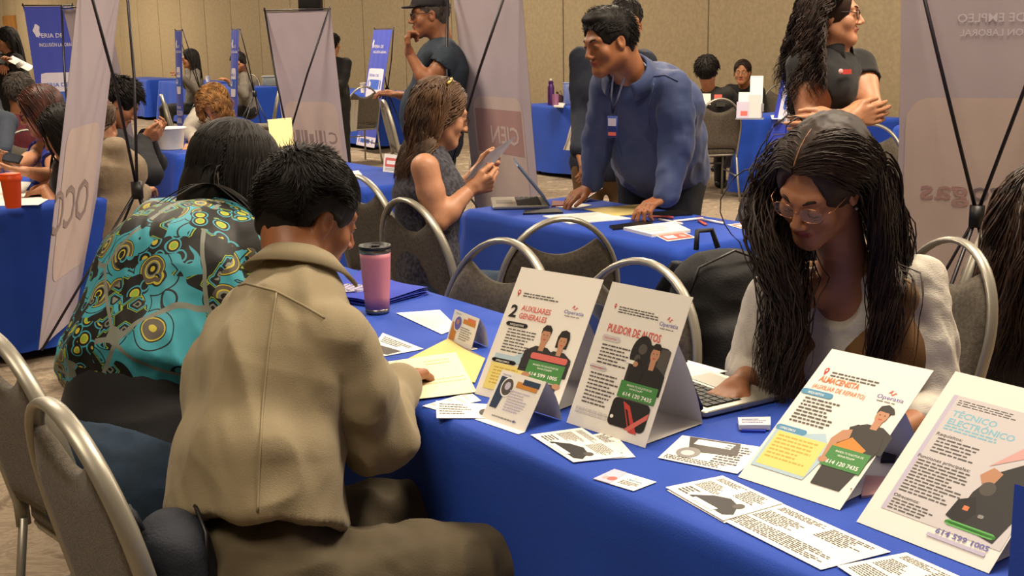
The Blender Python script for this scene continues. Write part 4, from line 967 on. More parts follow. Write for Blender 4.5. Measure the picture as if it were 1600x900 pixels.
def sheet(corners, label, z=.7545, m=None, cat='paper', group='loose printed sheets', name='paper_sheet', curl=.0, draw=None, th=.0008, copies=1):
    """corners in the picture: lower left, lower right, upper right, upper left as its reader sees it"""
    c = [P(x, y, z) for x, y in corners]; cen = sum(c, V())/4; root = empty(name, cen, label, cat, group)
    def fn(U, Vv, d): return (c[0].lerp(c[1], U)).lerp(c[3].lerp(c[2], U), Vv) + V((0, 0, d+curl*(2*U-1)**2*(.3+.7*Vv)))
    b = MB(); N = 6
    for s_ in (0, 1): b.add([fn(i/N, j/N, 0 if s_ == 0 else -th) for j in range(N+1) for i in range(N+1)], [(j*(N+1)+i, j*(N+1)+i+1, (j+1)*(N+1)+i+1, (j+1)*(N+1)+i) for j in range(N) for i in range(N)])
    ed = [fn(u, v, 0) for u, v in ((0, 0), (1, 0), (1, 1), (0, 1))]; b.add(ed+[q-V((0, 0, th)) for q in ed], [(i, (i+1) % 4, 4+(i+1) % 4, 4+i) for i in range(4)])
    b.build('sheet', m or M_white, root, False, root.location)
    if draw:
        p = Page(fn, (c[1]-c[0]).length, (c[3]-c[0]).length); draw(p); p.build(root, root.location)
    return root
def d_flyer(seed, photo=True):
    def d(p):
        p.lines(.08, .80, .55, .93, 4, 'text', seed, .4); p.lines(.08, .42, .45, .72, 8, 'text', seed+1, .4); p.lines(.55, .60, .92, .93, 8, 'text', seed+2, .4)
        if photo: p.poly([(.30, .12), (.88, .10), (.95, .22), (.80, .45), (.62, .52), (.45, .40)], 'dark'); p.ell(.82, .44, .06, .09, 'gphoto'); p.rect(.38, .05, .75, .16, 'white'); p.lines(.10, .1, .3, .35, 4, 'text', seed+4)
        else: p.lines(.08, .08, .92, .36, 7, 'text', seed+3, .4)
    return d
sheet([(896, 721), (993, 714), (956, 673), (872, 690)], 'black and white flyer peeking out to the right under another, below the car polisher sign', z=.7540, draw=d_flyer(31, False))
sheet([(829, 679), (896, 722), (978, 713), (909, 668)], 'black and white flyer with a dark figure, left of the car polisher sign\'s foot', z=.7555, draw=d_flyer(35))
def d_card(p): p.poly([(0, 0), (.42, 0), (.30, 1), (0, 1)], 'lilac'); p.ell(.28, .35, .10, .16, 'rpink'); p.ell(.14, .3, .06, .12, 'pink'); p.text('Operatia', .50, .58, .14, 'blue', .36); p.lines(.48, .2, .92, .5, 3, 'grey', 3); p.text('~', .6, .72, .2, 'rpink')
sheet([(927, 748), (990, 767), (1026, 753), (960, 733)], 'small lilac and white business card alone near the table edge', z=.7545, draw=d_card, name='business_card', cat='card', group='business cards')
def d_wheel(p): p.poly([(.10, .98), (.70, .98), (.80, .55), (.25, .42)], 'gphoto'); p.rect(.22, .72, .66, .92, 'white'); p.ell(.26, .38, .14, .20, 'grey'); p.ell(.26, .36, .08, .10, 'panel'); p.lines(.58, .2, .95, .9, 8, 'text', 6, .4); p.lines(.05, .04, .9, .20, 3, 'text', 7, .4)
sheet([(1028, 715), (1152, 740), (1200, 700), (1066, 680)], 'flyer with a grey car wheel photo, between the car polisher and warehouse signs', z=.7545, draw=d_wheel)
sheet([(1042, 766), (1132, 817), (1223, 790), (1130, 747)], 'lower flyer of the pair left of the warehouse sign\'s foot', z=.7538, draw=d_flyer(45, False))
sheet([(1118, 807), (1283, 890), (1392, 862), (1221, 786)], 'long densely printed flyer lying between the two right hand signs and the table edge', z=.7546, draw=d_flyer(41, False))
sheet([(1040, 761), (1130, 813), (1223, 786), (1129, 743)], 'flyer with a reclining dark figure on top of the pile before the warehouse sign', z=.7562, draw=d_flyer(51))
sheet([(1308, 884), (1400, 945), (1540, 918), (1416, 863)], 'printed flyer cut by the bottom edge below the electronics sign', z=.7555, draw=d_flyer(55, False))
sheet([(619, 489), (690, 522), (716, 512), (687, 484)], 'single white printed slip lying right of the pink tumbler', z=.7545, draw=lambda p: p.lines(.1, .1, .9, .9, 10, 'panel', 2))
def d_ph(p): p.poly([(.1, .1), (.9, .1), (.9, .5), (.1, .45)], 'gphoto'); p.lines(.1, .6, .9, .9, 4, 'text', 3)
sheet([(575, 552), (602, 556), (662, 545), (598, 520)], 'white photo print by the khaki man\'s right hand', z=.7545, draw=d_ph)
sheet([(660, 634), (681, 640), (752, 626), (735, 612)], 'white slip under the folder in front of the khaki man', z=.7540, draw=lambda p: p.lines(.1, .1, .9, .9, 5, 'panel', 2))
sheet([(682, 653), (764, 653), (770, 632), (681, 626)], 'printed strip with a dark oval, left of the navy banded card', z=.7550, draw=lambda p: (p.lines(.06, .2, .7, .9, 5, 'text', 2, .35), p.ell(.88, .4, .09, .22, 'gphoto')))
M_manila = mat('manila_card', '#d9c37c', .7, var=.06)
sheet([(600, 580), (742, 598), (758, 562), (700, 531)], 'open manila folder in front of the khaki man', z=.7548, m=M_manila, name='folder', cat='folder', group='manila folders', th=.002, curl=.004)
sheet([(655, 623), (745, 612), (712, 550), (598, 566)], 'cream filled-in form on the manila folder under the khaki man\'s hand', z=.7575, m=mat('cream_paper', '#efe6c0', .6), name='form_sheet', draw=lambda p: (p.lines(.5, .75, .9, .9, 2, 'manila', 3, .3), p.rect(.05, .38, .95, .39, 'manila'), p.rect(.05, .30, .95, .31, 'manila')), group='paper forms')
sheet([(1065, 600), (1078, 592), (1137, 580), (1075, 563)], 'white sheets lying behind the open laptop beside the young woman\'s hand', z=.757, draw=lambda p: p.lines(.1, .2, .9, .8, 4, 'panel', 2))
# on the second table
sheet([(890, 349), (987, 341), (934, 331), (848, 337)], 'white printed stack below the manila folder on the blue shirt man\'s table', z=.756, th=.004, draw=lambda p: p.lines(.1, .1, .9, .9, 8, 'panel', 2))
sheet([(962, 337), (1018, 332), (1000, 319), (912, 326)], 'manila folder under the leaning man\'s hand', z=.757, m=M_manila, name='folder', cat='folder', group='manila folders', th=.003)
sheet([(1018, 366), (1079, 359), (1052, 346), (974, 355)], 'thick white paper stack near the corner of the blue shirt man\'s table', z=.764, th=.012, name='paper_stack', draw=lambda p: p.lines(.1, .2, .7, .8, 3, 'panel', 4))
def d_redcard(p): p.rect(.05, .1, .95, .9, 'rpink'); p.rect(.15, .3, .5, .7, 'white'); p.ell(.75, .5, .1, .2, 'pink')
sheet([(1043, 377), (1088, 371), (1068, 363), (1022, 367)], 'red and white leaflet at the table corner below the paper stack', z=.7545, draw=d_redcard, name='leaflet', group='red leaflets')
sheet([(1157, 357), (1203, 352), (1178, 346), (1136, 351)], 'red and white leaflet alone near the far corner of the blue shirt man\'s table', z=.7545, draw=d_redcard, name='leaflet', group='red leaflets')
sheet([(868, 323), (902, 325), (925, 320), (880, 314)], 'white sheet behind the thin laptop on the blue shirt man\'s table', z=.7545)
sheet([(862, 321), (884, 320), (893, 315), (863, 313)], 'small dark red notebook under the leaning man\'s right hand', z=.760, m=mat('dark_red_cover', '#7c3a38', .6), name='notebook', cat='notebook', group='notebooks', th=.008)
sheet([(958, 357), (1023, 350), (1012, 344), (952, 352)], 'black tablet lying left of the thick paper stack', z=.760, m=M_black, name='tablet', cat='tablet', group='tablets', th=.008)
sheet([(1020, 337), (1082, 334), (1062, 327), (1016, 331)], 'black tablet lying under the leaning man\'s wrist', z=.760, m=M_black, name='tablet', cat='tablet', group='tablets', th=.008)
sheet([(817, 333), (880, 331), (872, 325), (820, 328)], 'flat dark phone in front of the thin laptop', z=.760, m=M_black, name='phone', cat='phone', th=.008, group='phones')
for i, (a, b_, c_) in enumerate([((1014, 338), (1052, 340), 'rpink'), ((1030, 343), (1066, 350), 'white'), ((1052, 346), (1098, 341), 'white'), ((1092, 345), (1103, 351), 'rpink'), ((1098, 343), (1131, 349), 'white')]):
    p0, p1 = P(*a, .758), P(*b_, .758); root = empty('pen', (p0+p1)/2, ['red tipped white pen next to the tablet on the second table', 'white pen crossing the paper stack on the second table', 'white pen running from the stack towards the right', 'short pink pen between the white ones', 'white pen lying furthest right on the second table'][i], 'pen', 'giveaway pens')
    b = MB(); b.tube([p0, p1], .0055, 8); b.build('barrel', PC[c_], root, True, root.location); b = MB(); b.tube([p0, p0+(p0-p1).normalized()*.012], [.005, .0015], 8); b.build('tip', PC['rpink'], root, True, root.location)
    b = MB(); d_ = (p1-p0).normalized(); b.box(p1-d_*.02+V((0, 0, .0065)), (.03, .002, .002), Matrix.Rotation(math.atan2(d_.y, d_.x), 3, 'Z')); b.build('clip', PC['red'], root, False, root.location)
# left table sheets
sheet([(-30, 322), (60, 320), (96, 300), (0, 296)], 'white sheets under the orange cup at the left edge', z=.7545)
sheet([(-10, 300), (40, 298), (50, 284), (0, 283)], 'white sheet behind the orange cup at the left edge', z=.7560)
sheet([(550, 276), (566, 273), (560, 266), (540, 269)], 'white folded note on the table behind the curly haired man', z=.7545)
sheet([(285, 234), (318, 230), (316, 222), (290, 224)], 'bright printed leaflet under the blond woman\'s hands', z=.7545, m=mat('leaflet_warm', '#e0b060', .6, col2='#d05a38', vs=30))
sheet([(318, 236), (352, 234), (340, 222), (318, 224)], 'white sheet the blond woman writes on', z=.7545)
sheet([(1206, 186), (1226, 186), (1222, 179), (1204, 180)], 'white papers right of the brochure holder', z=.756)

# ---------------------------------------------------------------- laptop, tumbler and the rest of the near table
def laptop(hr, fr, wdt, lid_h, ang, label, base_m, lid_m, z=.7535, keys=True, flip=1):
    a, b_ = P(*hr, z), P(*fr, z); d = (b_-a); dep = d.length; d /= dep; w = V((-d.y, d.x, 0))*flip
    root = empty('laptop', a+w*wdt/2, label, 'laptop', 'laptops'); org = root.location; R = Matrix((w, d, (0, 0, 1))).transposed()
    c = a+w*wdt/2+d*dep/2
    b = MB(); rings = [[c+w*x+d*y+V((0, 0, zz)) for x, y in rrect(wdt/2-i, dep/2-i, .012, 4)] for zz, i in ((.001, .003), (.004, 0), (.012, 0), (.014, .002))]; b.loft(rings); autosmooth(b.build('base', base_m, root, True, org))
    if keys:
        b = MB(); b.box(c-d*dep*.16+V((0, 0, .0142)), (wdt*.86, dep*.44, .0012), R); b.build('keyboard_well', mat('key_well', '#26241f', .6), root, False, org)
        kb = MB()
        for r in range(5):
            for k in range(13): kb.box(c-w*(wdt*.86/2-(k+.5)*wdt*.86/13)-d*(dep*.16+dep*.44*(.5-(r+.5)/5))*1+V((0, 0, .0158)), (wdt*.86/13*.82, dep*.44/5*.80, .002), R, bev=.0)
        kk = kb.build('keys', mat('key_black', '#1d1c1b', .5), root, False, org); kk['kind'] = 'stuff'
        b = MB(); b.box(c+d*dep*.27+V((0, 0, .0145)), (wdt*.34, dep*.30, .0008), R); b.build('trackpad', mat('trackpad', '#8f8b80', .35, metal=.5), root, False, org)
    t = math.radians(ang); u = -d*math.sin(t)+V((0, 0, math.cos(t))); lc = a+w*wdt/2+V((0, 0, .016))+u*lid_h/2; nn = d*math.cos(t)+V((0, 0, math.sin(t)))
    b = MB(); rings = [[lc+w*x+u*y+nn*zz for x, y in rrect(wdt/2-i, lid_h/2-i, .012, 4)] for zz, i in ((-.003, .002), (-.002, 0), (.002, 0), (.003, .002))]; b.loft(rings); autosmooth(b.build('lid', lid_m, root, True, org))
    b = MB(); b.add([lc+w*x*(wdt/2-.008)+u*y*(lid_h/2-.009)+nn*.0034 for x, y in ((-1, -1), (1, -1), (1, 1), (-1, 1))], [(0, 1, 2, 3)]); b.build('screen', mat('screen_dark', '#101a2c', .15), root, False, org)
    b = MB(); b.tube([a+w*.02+V((0, 0, .011)), a+w*(wdt-.02)+V((0, 0, .011))], .005, 8); b.build('hinge', M_black, root, True, org)
    return root
M_alu = mat('aluminium', '#b5b0a2', .35, metal=.7); M_lidb = mat('laptop_lid_navy', '#232f49', .35, metal=.4)
laptop((1100, 655), (1222, 626), .315, .215, 26, 'open silver laptop with a dark lid, facing the young woman with long hair', M_alu, M_lidb, flip=1)
laptop((858, 326), (770, 328), .32, .23, -38, 'thin half closed laptop on the second table in front of the big white banner', M_alu, mat('laptop_lid_blue', '#5a6f8c', .3, metal=.5), flip=-1)
c = P(590, 490); c.z = .7535; root = empty('tumbler', c, 'pink insulated tumbler with a black lid and steel rims', 'tumbler'); org = root.location
M_pink = mat('tumbler_pink', '#c97d8c', .5, bump=.1, bs=600); M_steel = mat('steel', '#8a8480', .3, metal=.9)
b = MB(); b.lathe([(.020, 0), (.0335, .001), (.0345, .006), (.035, .014)], 40, c); b.build('steel_foot', M_steel, root)
root.children[-1].data.transform(Matrix.Translation(-org)) if root.children else None
b = MB(); b.lathe([(.035, .014), (.0362, .05), (.0405, .105), (.0432, .160), (.0438, .174)], 40); b.build('body', M_pink, root)
b = MB(); b.lathe([(.0438, .174), (.0442, .176), (.0442, .186), (.043, .187)], 40); b.build('steel_rim', M_steel, root)
b = MB(); b.lathe([(.043, .186), (.0465, .187), (.0470, .192), (.0450, .196), (.0400, .196), (.0375, .188), (.002, .187)], 40); b.box((.0, .018, .190), (.022, .014, .006), bev=.002); b.build('lid', M_black, root)
# folded blue bag with white script
root = empty('folded_bag', P(600, 460), 'folded royal blue cloth bag with white script behind the pink tumbler', 'bag'); org = root.location
c4 = [P(*q, .758) for q in ((500, 468), (590, 478), (672, 457), (565, 428))]
for li in range(3):
    b = MB(); N = 12; z0 = .004+li*.009
    def fb(U, Vv, c4=c4, li=li): 
        p_ = (c4[0].lerp(c4[1], U)).lerp(c4[3].lerp(c4[2], U), Vv); e_ = min(U, 1-U, Vv, 1-Vv); return p_+V((0, 0, z0-.004+.006*math.sin(U*5+li)*math.sin(Vv*4+li*2)-.006*math.exp(-e_*18)))
    for s_ in (0, 1): b.add([fb(.01*li+(1-.02*li)*i/N, j/N)-V((0, 0, .006*s_)) for j in range(N+1) for i in range(N+1)], [(j*(N+1)+i, j*(N+1)+i+1, (j+1)*(N+1)+i+1, (j+1)*(N+1)+i) for j in range(N) for i in range(N)])
    b.build('cloth_layer', mat('bag_blue', '#2a3fb5', .8), root, True, org)
b = MB()
for k_ in range(5):
    c_ = .12+.10*k_; b.tube([fb(c_+.055*math.cos(a), .24+(.10+.03*(k_ % 2))*math.sin(a))+V((0, 0, .003)) for a in [j*.45 for j in range(15)]], .006, 6, flat=(1., .3), ref=(0, 0, 1))
b.tube([fb(.06+.5*t, .16+.05*math.sin(t*7))+V((0, 0, .003)) for t in [j/12 for j in range(13)]], .006, 6, flat=(.3, 1.), ref=(0, 0, 1)); b.build('lettering', M_bwht, root, False, org)
# cards by the warehouse sign, phone and notepad between the signs
sheet([(1155, 664), (1204, 664), (1204, 651), (1153, 652)], 'small stack of white and violet cards beside the laptop', z=.765, th=.010, name='card_stack', cat='card', group='business cards', draw=lambda p: (p.lines(.1, .2, .9, .8, 3, 'purple', 2)))
sheet([(1158, 672), (1196, 673), (1200, 664), (1160, 663)], 'blue card box under the white cards beside the laptop', z=.757, m=mat('card_box_blue', '#2740b4', .4), th=.006, name='card_box', cat='box', group='card boxes')
sheet([(1346, 775), (1368, 772), (1388, 745), (1352, 742)], 'pink notepad between the two right hand signs', z=.7560, m=PC['pink'], name='notepad', cat='notepad', group='notepads', th=.004)
sheet([(1376, 718), (1398, 718), (1412, 678), (1392, 674)], 'black phone lying between the two right hand signs', z=.762, m=M_black, name='phone', cat='phone', group='phones', th=.009)
# cups, bottles
def lathe_thing(name, px, py, z, label, cat, parts, Y=None, group=None):
    c = P(px, py, z) if Y is None else W(px, py, Y); c.z = z; root = empty(name, c, label, cat, group)
    for nm, prof, mt in parts: b = MB(); b.lathe(prof, 28); autosmooth(b.build(nm, mt, root), 50)
    return root
M_or = mat('orange_plastic', '#f0520c', .4)
lathe_thing('orange_cup', 20, 313, .7545, 'bright orange reusable cup with a lid at the left edge', 'cup', [('body', [(.03, 0), (.034, .001), (.037, .02), (.045, .125), (.046, .13)], M_or), ('lid', [(.046, .13), (.050, .131), (.051, .145), (.047, .150), (.046, .162), (.03, .165), (.005, .165)], M_or)], Y=4.62+.95)
lathe_thing('bucket', 268, 233, .7535, 'white translucent bucket on the blond woman\'s table', 'bucket', [('body', [(.075, 0), (.08, .002), (.105, .15), (.108, .152), (.104, .15), (.08, .006), (.001, .005)], mat('bucket_white', '#c8c6b8', .4)), ('rim', [(.108, .146), (.114, .148), (.114, .154), (.107, .155)], M_white)])
lathe_thing('paper_cup', 325, 128, .7535, 'small white cup on the far table behind the blond woman', 'cup', [('body', [(.03, 0), (.04, .10), (.042, .102), (.037, .10), (.028, .005), (.001, .005)], M_white)], group='white cups')
lathe_thing('paper_cup', 568, 145, .7535, 'small white cup on the table left of the leaning blue banner', 'cup', [('body', [(.035, 0), (.045, .13), (.047, .132), (.04, .13), (.03, .005), (.001, .005)], M_white)], group='white cups')
M_pur = mat('purple_steel', '#4b2160', .35, metal=.3)
lathe_thing('water_bottle', 861, 164, .7535, 'tall purple water bottle with a pale cap behind the large white banner', 'bottle', [('body', [(.03, 0), (.036, .004), (.036, .19), (.030, .21), (.024, .225)], M_pur), ('cap', [(.026, .222), (.027, .25), (.02, .255), (.004, .256)], M_pur), ('loop', [(.006, .255), (.012, .262), (.012, .275), (.002, .28)], M_white)])
lathe_thing('glass', 868, 163, .7535, 'pinkish drinking glass beside the purple bottle', 'glass', [('body', [(.025, 0), (.032, .002), (.036, .13), (.034, .13), (.03, .005), (.001, .005)], mat('pink_glass', '#a06c90', .2, alpha=.8))], Y=12.6)
root = empty('clear_case', P(892, 164), 'pale blue translucent case standing beside the purple bottle', 'case'); b = MB(); b.box(root.location+V((0, 0, .115)), (.16, .05, .23), bev=.01); b.build('body', mat('pale_blue_plastic', '#6c80c0', .3, alpha=.75), root, True, root.location); b = MB(); b.box(root.location+V((0, 0, .235)), (.165, .055, .012), bev=.003); b.build('lid', mat('pale_blue_lid', '#8c9cd0', .4), root, True, root.location)
root = empty('small_bag', P(876, 163), 'dark maroon pouch between the purple bottle and the pale case', 'pouch'); s = SDF(A(root.location)-.1, A(root.location)+.2, .008); l_ = A(root.location); s.ell(l_+[0, 0, .05], (.045, .03, .05)); s.cap(l_+[-.02, 0, .09], .015, l_+[-.04, 0, .13], .012); v, f = s.nets(); mesh('pouch_body', v, f, mat('maroon_cloth', '#3c1a26', .7), root, True, None, None, root.location); b = MB(); b.tube([root.location+V((-.03, 0, .12)), root.location+V((0, 0, .15)), root.location+V((.02, 0, .08))], .004, 6); b.build('handle', M_black, root, True, root.location)
sheet([(865, 165), (880, 166), (884, 160), (868, 160)], 'small white napkin pile in front of the maroon pouch', z=.77, th=.015)
root = empty('clear_container', P(424, 134), 'clear plastic container on the far table left of the white banner back', 'container'); b = MB(); b.box(root.location+V((0, 0, .07)), (.26, .16, .14), bev=.02); b.build('body', mat('cloudy_plastic', '#9aa6a8', .2, alpha=.55), root, True, root.location); b = MB(); b.box(root.location+V((0, 0, .15)), (.27, .17, .02), bev=.006); b.build('lid', mat('cloudy_lid', '#b8bcb8', .3), root, True, root.location)
# brochure holder on the right hand far table
root = empty('brochure_holder', P(1172, 186), 'clear holder with white and violet brochures on the far right table', 'brochure holder'); l0 = root.location; rz_ = Matrix.Rotation(-.3, 3, 'Z')
b = MB(); b.box(l0+V((0, 0, .10)), (.23, .07, .004), rz_ @ Matrix.Rotation(1.45, 3, 'X')); b.build('back_plate', mat('clear_acrylic', '#c0c4cc', .1, alpha=.5), root, False, l0)
b = MB(); b.box(l0+V((0, 0, .006)), (.24, .12, .012), rz_); b.build('base', MATS['clear_acrylic'], root, False, l0)
for i, (dx, dy, hh, mt) in enumerate([(-.05, .0, .22, 'white'), (.045, .03, .36, 'white'), (-.06, -.035, .14, 'lilac'), (.04, -.03, .20, 'panel')]):
    b = MB(); c_ = l0+rz_ @ V((dx, dy, hh/2+.012)); b.box(c_, (.11, .006, hh), rz_ @ Matrix.Rotation(-.12, 3, 'X')); br = b.build('brochure', PC[mt], root, False, l0)
    b = MB(); b.box(c_+rz_ @ V((.01, -.006, -hh*.22)), (.06, .002, hh*.3), rz_ @ Matrix.Rotation(-.12, 3, 'X')); b.build('brochure_print', [PC['dark'], PC['purple'], PC['rpink'], PC['purple']][i], br, False, l0)
# pale yellow folder standing left of the white banner back
root = empty('folder', W(438, 232, 7.6), 'pale yellow folder standing behind the pole of the middle white banner', 'folder', 'manila folders'); root.location.z = .46
q = [W(x, y, Y_) for x, y, Y_ in ((424, 232, 7.5), (456, 226, 7.6), (452, 184, 7.75), (418, 187, 7.65))]; b = MB(); b.add(q+[x+V((.01, .02, 0)) for x in q], [(0, 1, 2, 3), (7, 6, 5, 4), (0, 4, 5, 1), (1, 5, 6, 2), (2, 6, 7, 3), (3, 7, 4, 0)]); b.build('cover', mat('pale_yellow_card', '#e6d592', .6), root, False, root.location)
b = MB(); q2 = [q[3].lerp(q[2], t)+V((-.01, -.02, -.03)) for t in (.1, .9)]; b.tube([q2[0]+V((0, 0, .03)), q2[0], q2[1], q2[1]+V((0, 0, .03))], .004, 6); b.build('edge_clip', M_silver, root, True, root.location)
# loudspeaker on a pole above the middle banner
root = empty('loudspeaker', V((W(486, 20, 14.5).x, 14.5, 0)), 'black loudspeaker on a pole rising above the middle white banner', 'loudspeaker'); l0 = root.location
b = MB(); b.box(l0+V((0, 0, 1.95)), (.26, .28, .62), bev=.02); b.build('cabinet', mat('speaker_black', '#0c0a0e', .7), root, True, l0); b = MB(); b.box(l0+V((0, -.145, 1.95)), (.22, .01, .56), bev=.004); b.build('grille', mat('speaker_grille', '#141217', .8, bump=.5, bs=500), root, True, l0)
b = MB(); b.tube([l0+V((0, 0, 0.02)), l0+V((0, 0, 1.66))], .018, 10); b.build('pole', M_pole, root, True, l0)
for a_ in range(3):
    b = MB(); b.tube([l0+V((0, 0, .5)), l0+V((.35*math.cos(a_*2.09), .35*math.sin(a_*2.09), .01))], .010, 8); b.build('leg', M_pole, root, True, l0)
# ---------------------------------------------------------------- the people
NV = A((.8, .6, 0)); UV_ = A((.6, -.8, 0)); UPZ = A((0, 0, 1.))
def seated_legs(pel, fwd, rgt, spread=.10, th=.43, kz=.50, az=.08, w=.09, sp=.05):
    out = []
    for sx in (1, -1):
        hp = A(pel)+rgt*sx*w-UPZ*.01; kn = A(pel)+fwd*th+rgt*sx*(w+sp); kn[2] = kz; an = kn+fwd*.02; an[2] = az; out.append((hp, kn, an, fwd))
    return out
def standing_legs(pel, fwd, rgt, w=.095, spread=.03):
    out = []
    for sx in (1, -1):
        hp = A(pel)+rgt*sx*w-UPZ*.02; kn = A((hp[0], hp[1], .47))+rgt*sx*spread*.5+fwd*.01; an = A((hp[0], hp[1], .085))+rgt*sx*spread-fwd*.01; out.append((hp, kn, an, fwd))
    return out
from mathutils.bvhtree import BVHTree
def seams(J, part, lines, m, name, r=.0025):
    o = [c for c in J['root'].children if c.name.split('.')[0] == part][0]; org = J['org']
    t = BVHTree.FromPolygons([v.co+org for v in o.data.vertices], [tuple(p.vertices) for p in o.data.polygons])
    for ln in lines:
        pts = []
        for (x0, y0), (x1, y1) in zip(ln[:-1], ln[1:]):
            for i in range(8):
                d = ray(x0+(x1-x0)*i/8, y0+(y1-y0)*i/8).normalized(); h = t.ray_cast(V((0, 0, CAMH)), d)
                if h[0] is not None: pts.append(h[0]+h[1]*r*.3)
        if len(pts) > 3: b = MB(); b.tube(pts, r, 5); b.build(name, m, J['root'], True, org)
def RG(f): return nrm(np.cross(nrm(f), (0, 0, 1)))
M_khaki = mat('khaki_shirt_cloth', '#93866a', .85, var=.06, vs=5, bump=.2, bs=400, sheen=.1)
M_olive = mat('olive_trousers_cloth', '#544a36', .85, var=.1, vs=8, bump=.2, bs=300)
M_jean = mat('denim', '#263a50', .85, var=.35, vs=18, bump=.25, bs=400)
M_blk = mat('black_cloth', '#111012', .85, bump=.15, bs=250, sheen=.1); M_blks = mat('black_shoe', '#0d0c0c', .4)

# --- pattern of the blouse: black ground, turquoise fields, lime and gold ornament rings
m = mat('patterned_blouse_cloth', '#0c0b0c', .6); nt = m.node_tree; bs = nt.nodes['Principled BSDF']; LK = nt.links.new
def N_(t, **k):
    n = nt.nodes.new(t)
    for a, v in k.items(): setattr(n, a, v)
    return n
tc = N_('ShaderNodeTexCoord'); nz = N_('ShaderNodeTexNoise'); nz.inputs['Scale'].default_value = 6
mxv = N_('ShaderNodeMix', data_type='VECTOR'); mxv.inputs['Factor'].default_value = .035; LK(tc.outputs['Object'], nz.inputs['Vector']); LK(tc.outputs['Object'], mxv.inputs['A']); LK(nz.outputs['Color'], mxv.inputs['B'])
def ramp(stops, src):
    r = N_('ShaderNodeValToRGB'); r.color_ramp.interpolation = 'CONSTANT'; e = r.color_ramp.elements
    e[0].position, e[0].color = stops[0][0], lin(stops[0][1]); e[1].position, e[1].color = stops[1][0], lin(stops[1][1])
    for p_, c_ in stops[2:]: x = e.new(p_); x.color = lin(c_)
    LK(src, r.inputs[0]); return r
def vor(scale, feat='F1', dist='EUCLIDEAN'):
    v = N_('ShaderNodeTexVoronoi', feature=feat, distance=dist); v.inputs['Scale'].default_value = scale; LK(mxv.outputs['Result'], v.inputs['Vector']); return v
T_, K_, Lm, Y_, G_ = '#3f9fb2', '#0b0a0c', '#8fae3a', '#c3b63c', '#7d8278'
v1 = vor(11); r1_ = ramp([(0, K_), (.10, Y_), (.14, K_), (.20, G_), (.24, Y_), (.27, '#5a5348'), (.36, Y_), (.385, K_), (.41, T_), (.55, K_), (.575, T_)], v1.outputs['Distance'])
v2 = vor(22, dist='MANHATTAN'); r2_ = ramp([(0, K_), (.16, G_), (.27, K_), (.46, T_), (.56, K_), (.62, Lm), (.68, K_)], v2.outputs['Distance'])
v3 = vor(3.6, feat='DISTANCE_TO_EDGE'); sel = ramp([(0, '#000000'), (.47, '#ffffff')], N_('ShaderNodeTexNoise').outputs['Fac']); sn = sel.inputs[0].links[0].from_node; sn.inputs['Scale'].default_value = 5.; LK(tc.outputs['Object'], sn.inputs['Vector'])
v4 = vor(26); r4_ = ramp([(0, Lm), (.22, Y_), (.30, K_), (.42, T_), (.50, K_)], v4.outputs['Distance'])
mA = N_('ShaderNodeMix', data_type='RGBA'); LK(sel.outputs[0], mA.inputs['Factor']); LK(r1_.outputs[0], mA.inputs['A']); LK(r2_.outputs[0], mA.inputs['B'])
ed = ramp([(0, '#ffffff'), (.012, '#000000')], v3.outputs['Distance']); mB = N_('ShaderNodeMix', data_type='RGBA'); LK(ed.outputs[0], mB.inputs['Factor']); LK(mA.outputs['Result'], mB.inputs['A']); mB.inputs['B'].default_value = lin(G_)
n5 = N_('ShaderNodeTexNoise'); n5.inputs['Scale'].default_value = 7.; mp5 = N_('ShaderNodeMapping'); mp5.inputs['Location'].default_value = (3, 1, 2); LK(tc.outputs['Object'], mp5.inputs[0]); LK(mp5.outputs[0], n5.inputs['Vector'])
s5 = ramp([(0, '#000000'), (.56, '#ffffff')], n5.outputs['Fac']); mC = N_('ShaderNodeMix', data_type='RGBA'); LK(s5.outputs[0], mC.inputs['Factor']); LK(mB.outputs['Result'], mC.inputs['A']); LK(r4_.outputs[0], mC.inputs['B']); LK(mC.outputs['Result'], bs.inputs['Base Color'])
M_blouse = m

# --- 1 man in the khaki shirt
f_ = nrm((.86, .50, 0)); r_ = RG(f_); pel = A(W(395, 838, 2.08)); pel[2] = .53
shR, shL = A(W(524, 528, 2.17)), A(W(394, 495, 2.44))
J1 = dict(pelvis=pel, neck=A(W(462, 425, 2.33)), chest=A(W(425, 590, 2.24)), waist=A(W(398, 720, 2.14)), head=A(W(484, 338, 2.42)), facing=f_, look=nrm((.80, .60, -.42)), roll=-.05, k=1.02, bulk=1.16, skin='brown', res=.0065, fine=.0038,
    shR=shR, shL=shL, armR=dict(elbow=A(W(596, 692, 2.20)), wrist=A(W(622, 592, 2.50)), dir=(.32, .95, -.12), palm=(.1, .1, -1), curl=[.25, .35, .45, .5], thumb=.4),
    armL=dict(elbow=A(W(470, 610, 2.70)), wrist=A(W(528, 560, 2.80)), dir=(.9, .3, -.1), palm=(0, 0, -1), curl=.5), legs=seated_legs(pel, f_, r_, th=.50, kz=.50, sp=.06),
    top=dict(mat=M_khaki, sleeve='long', cuff=.86, thick=.012, loose=.012, hem=pel+A((0, 0, .03)), hem_r=.132, cut=A(W(430, 812, 1.95)), wr=.021, wf=7.5, seed=4., collar_up=.022, collar=dict(rr=.066, h=.024, fall=.050, drop=.022)), bottom=dict(mat=M_olive, wr=.016, thick=.016, leg=1.08), shoes=M_blks, brow=HAIR['black'])
person('man seated from behind in a khaki shirt, hand on the manila folder', J1)
seams(J1, 'shirt', [[(352, 452), (385, 443), (430, 455), (475, 478), (512, 500)], [(432, 458), (420, 540), (410, 640), (404, 740), (402, 808)]], M_khaki, 'seam')
def ex1(s, L): s.ell(L((0, -.03, .095)), A((.075, .09, .05)), J1['HR'], .02)
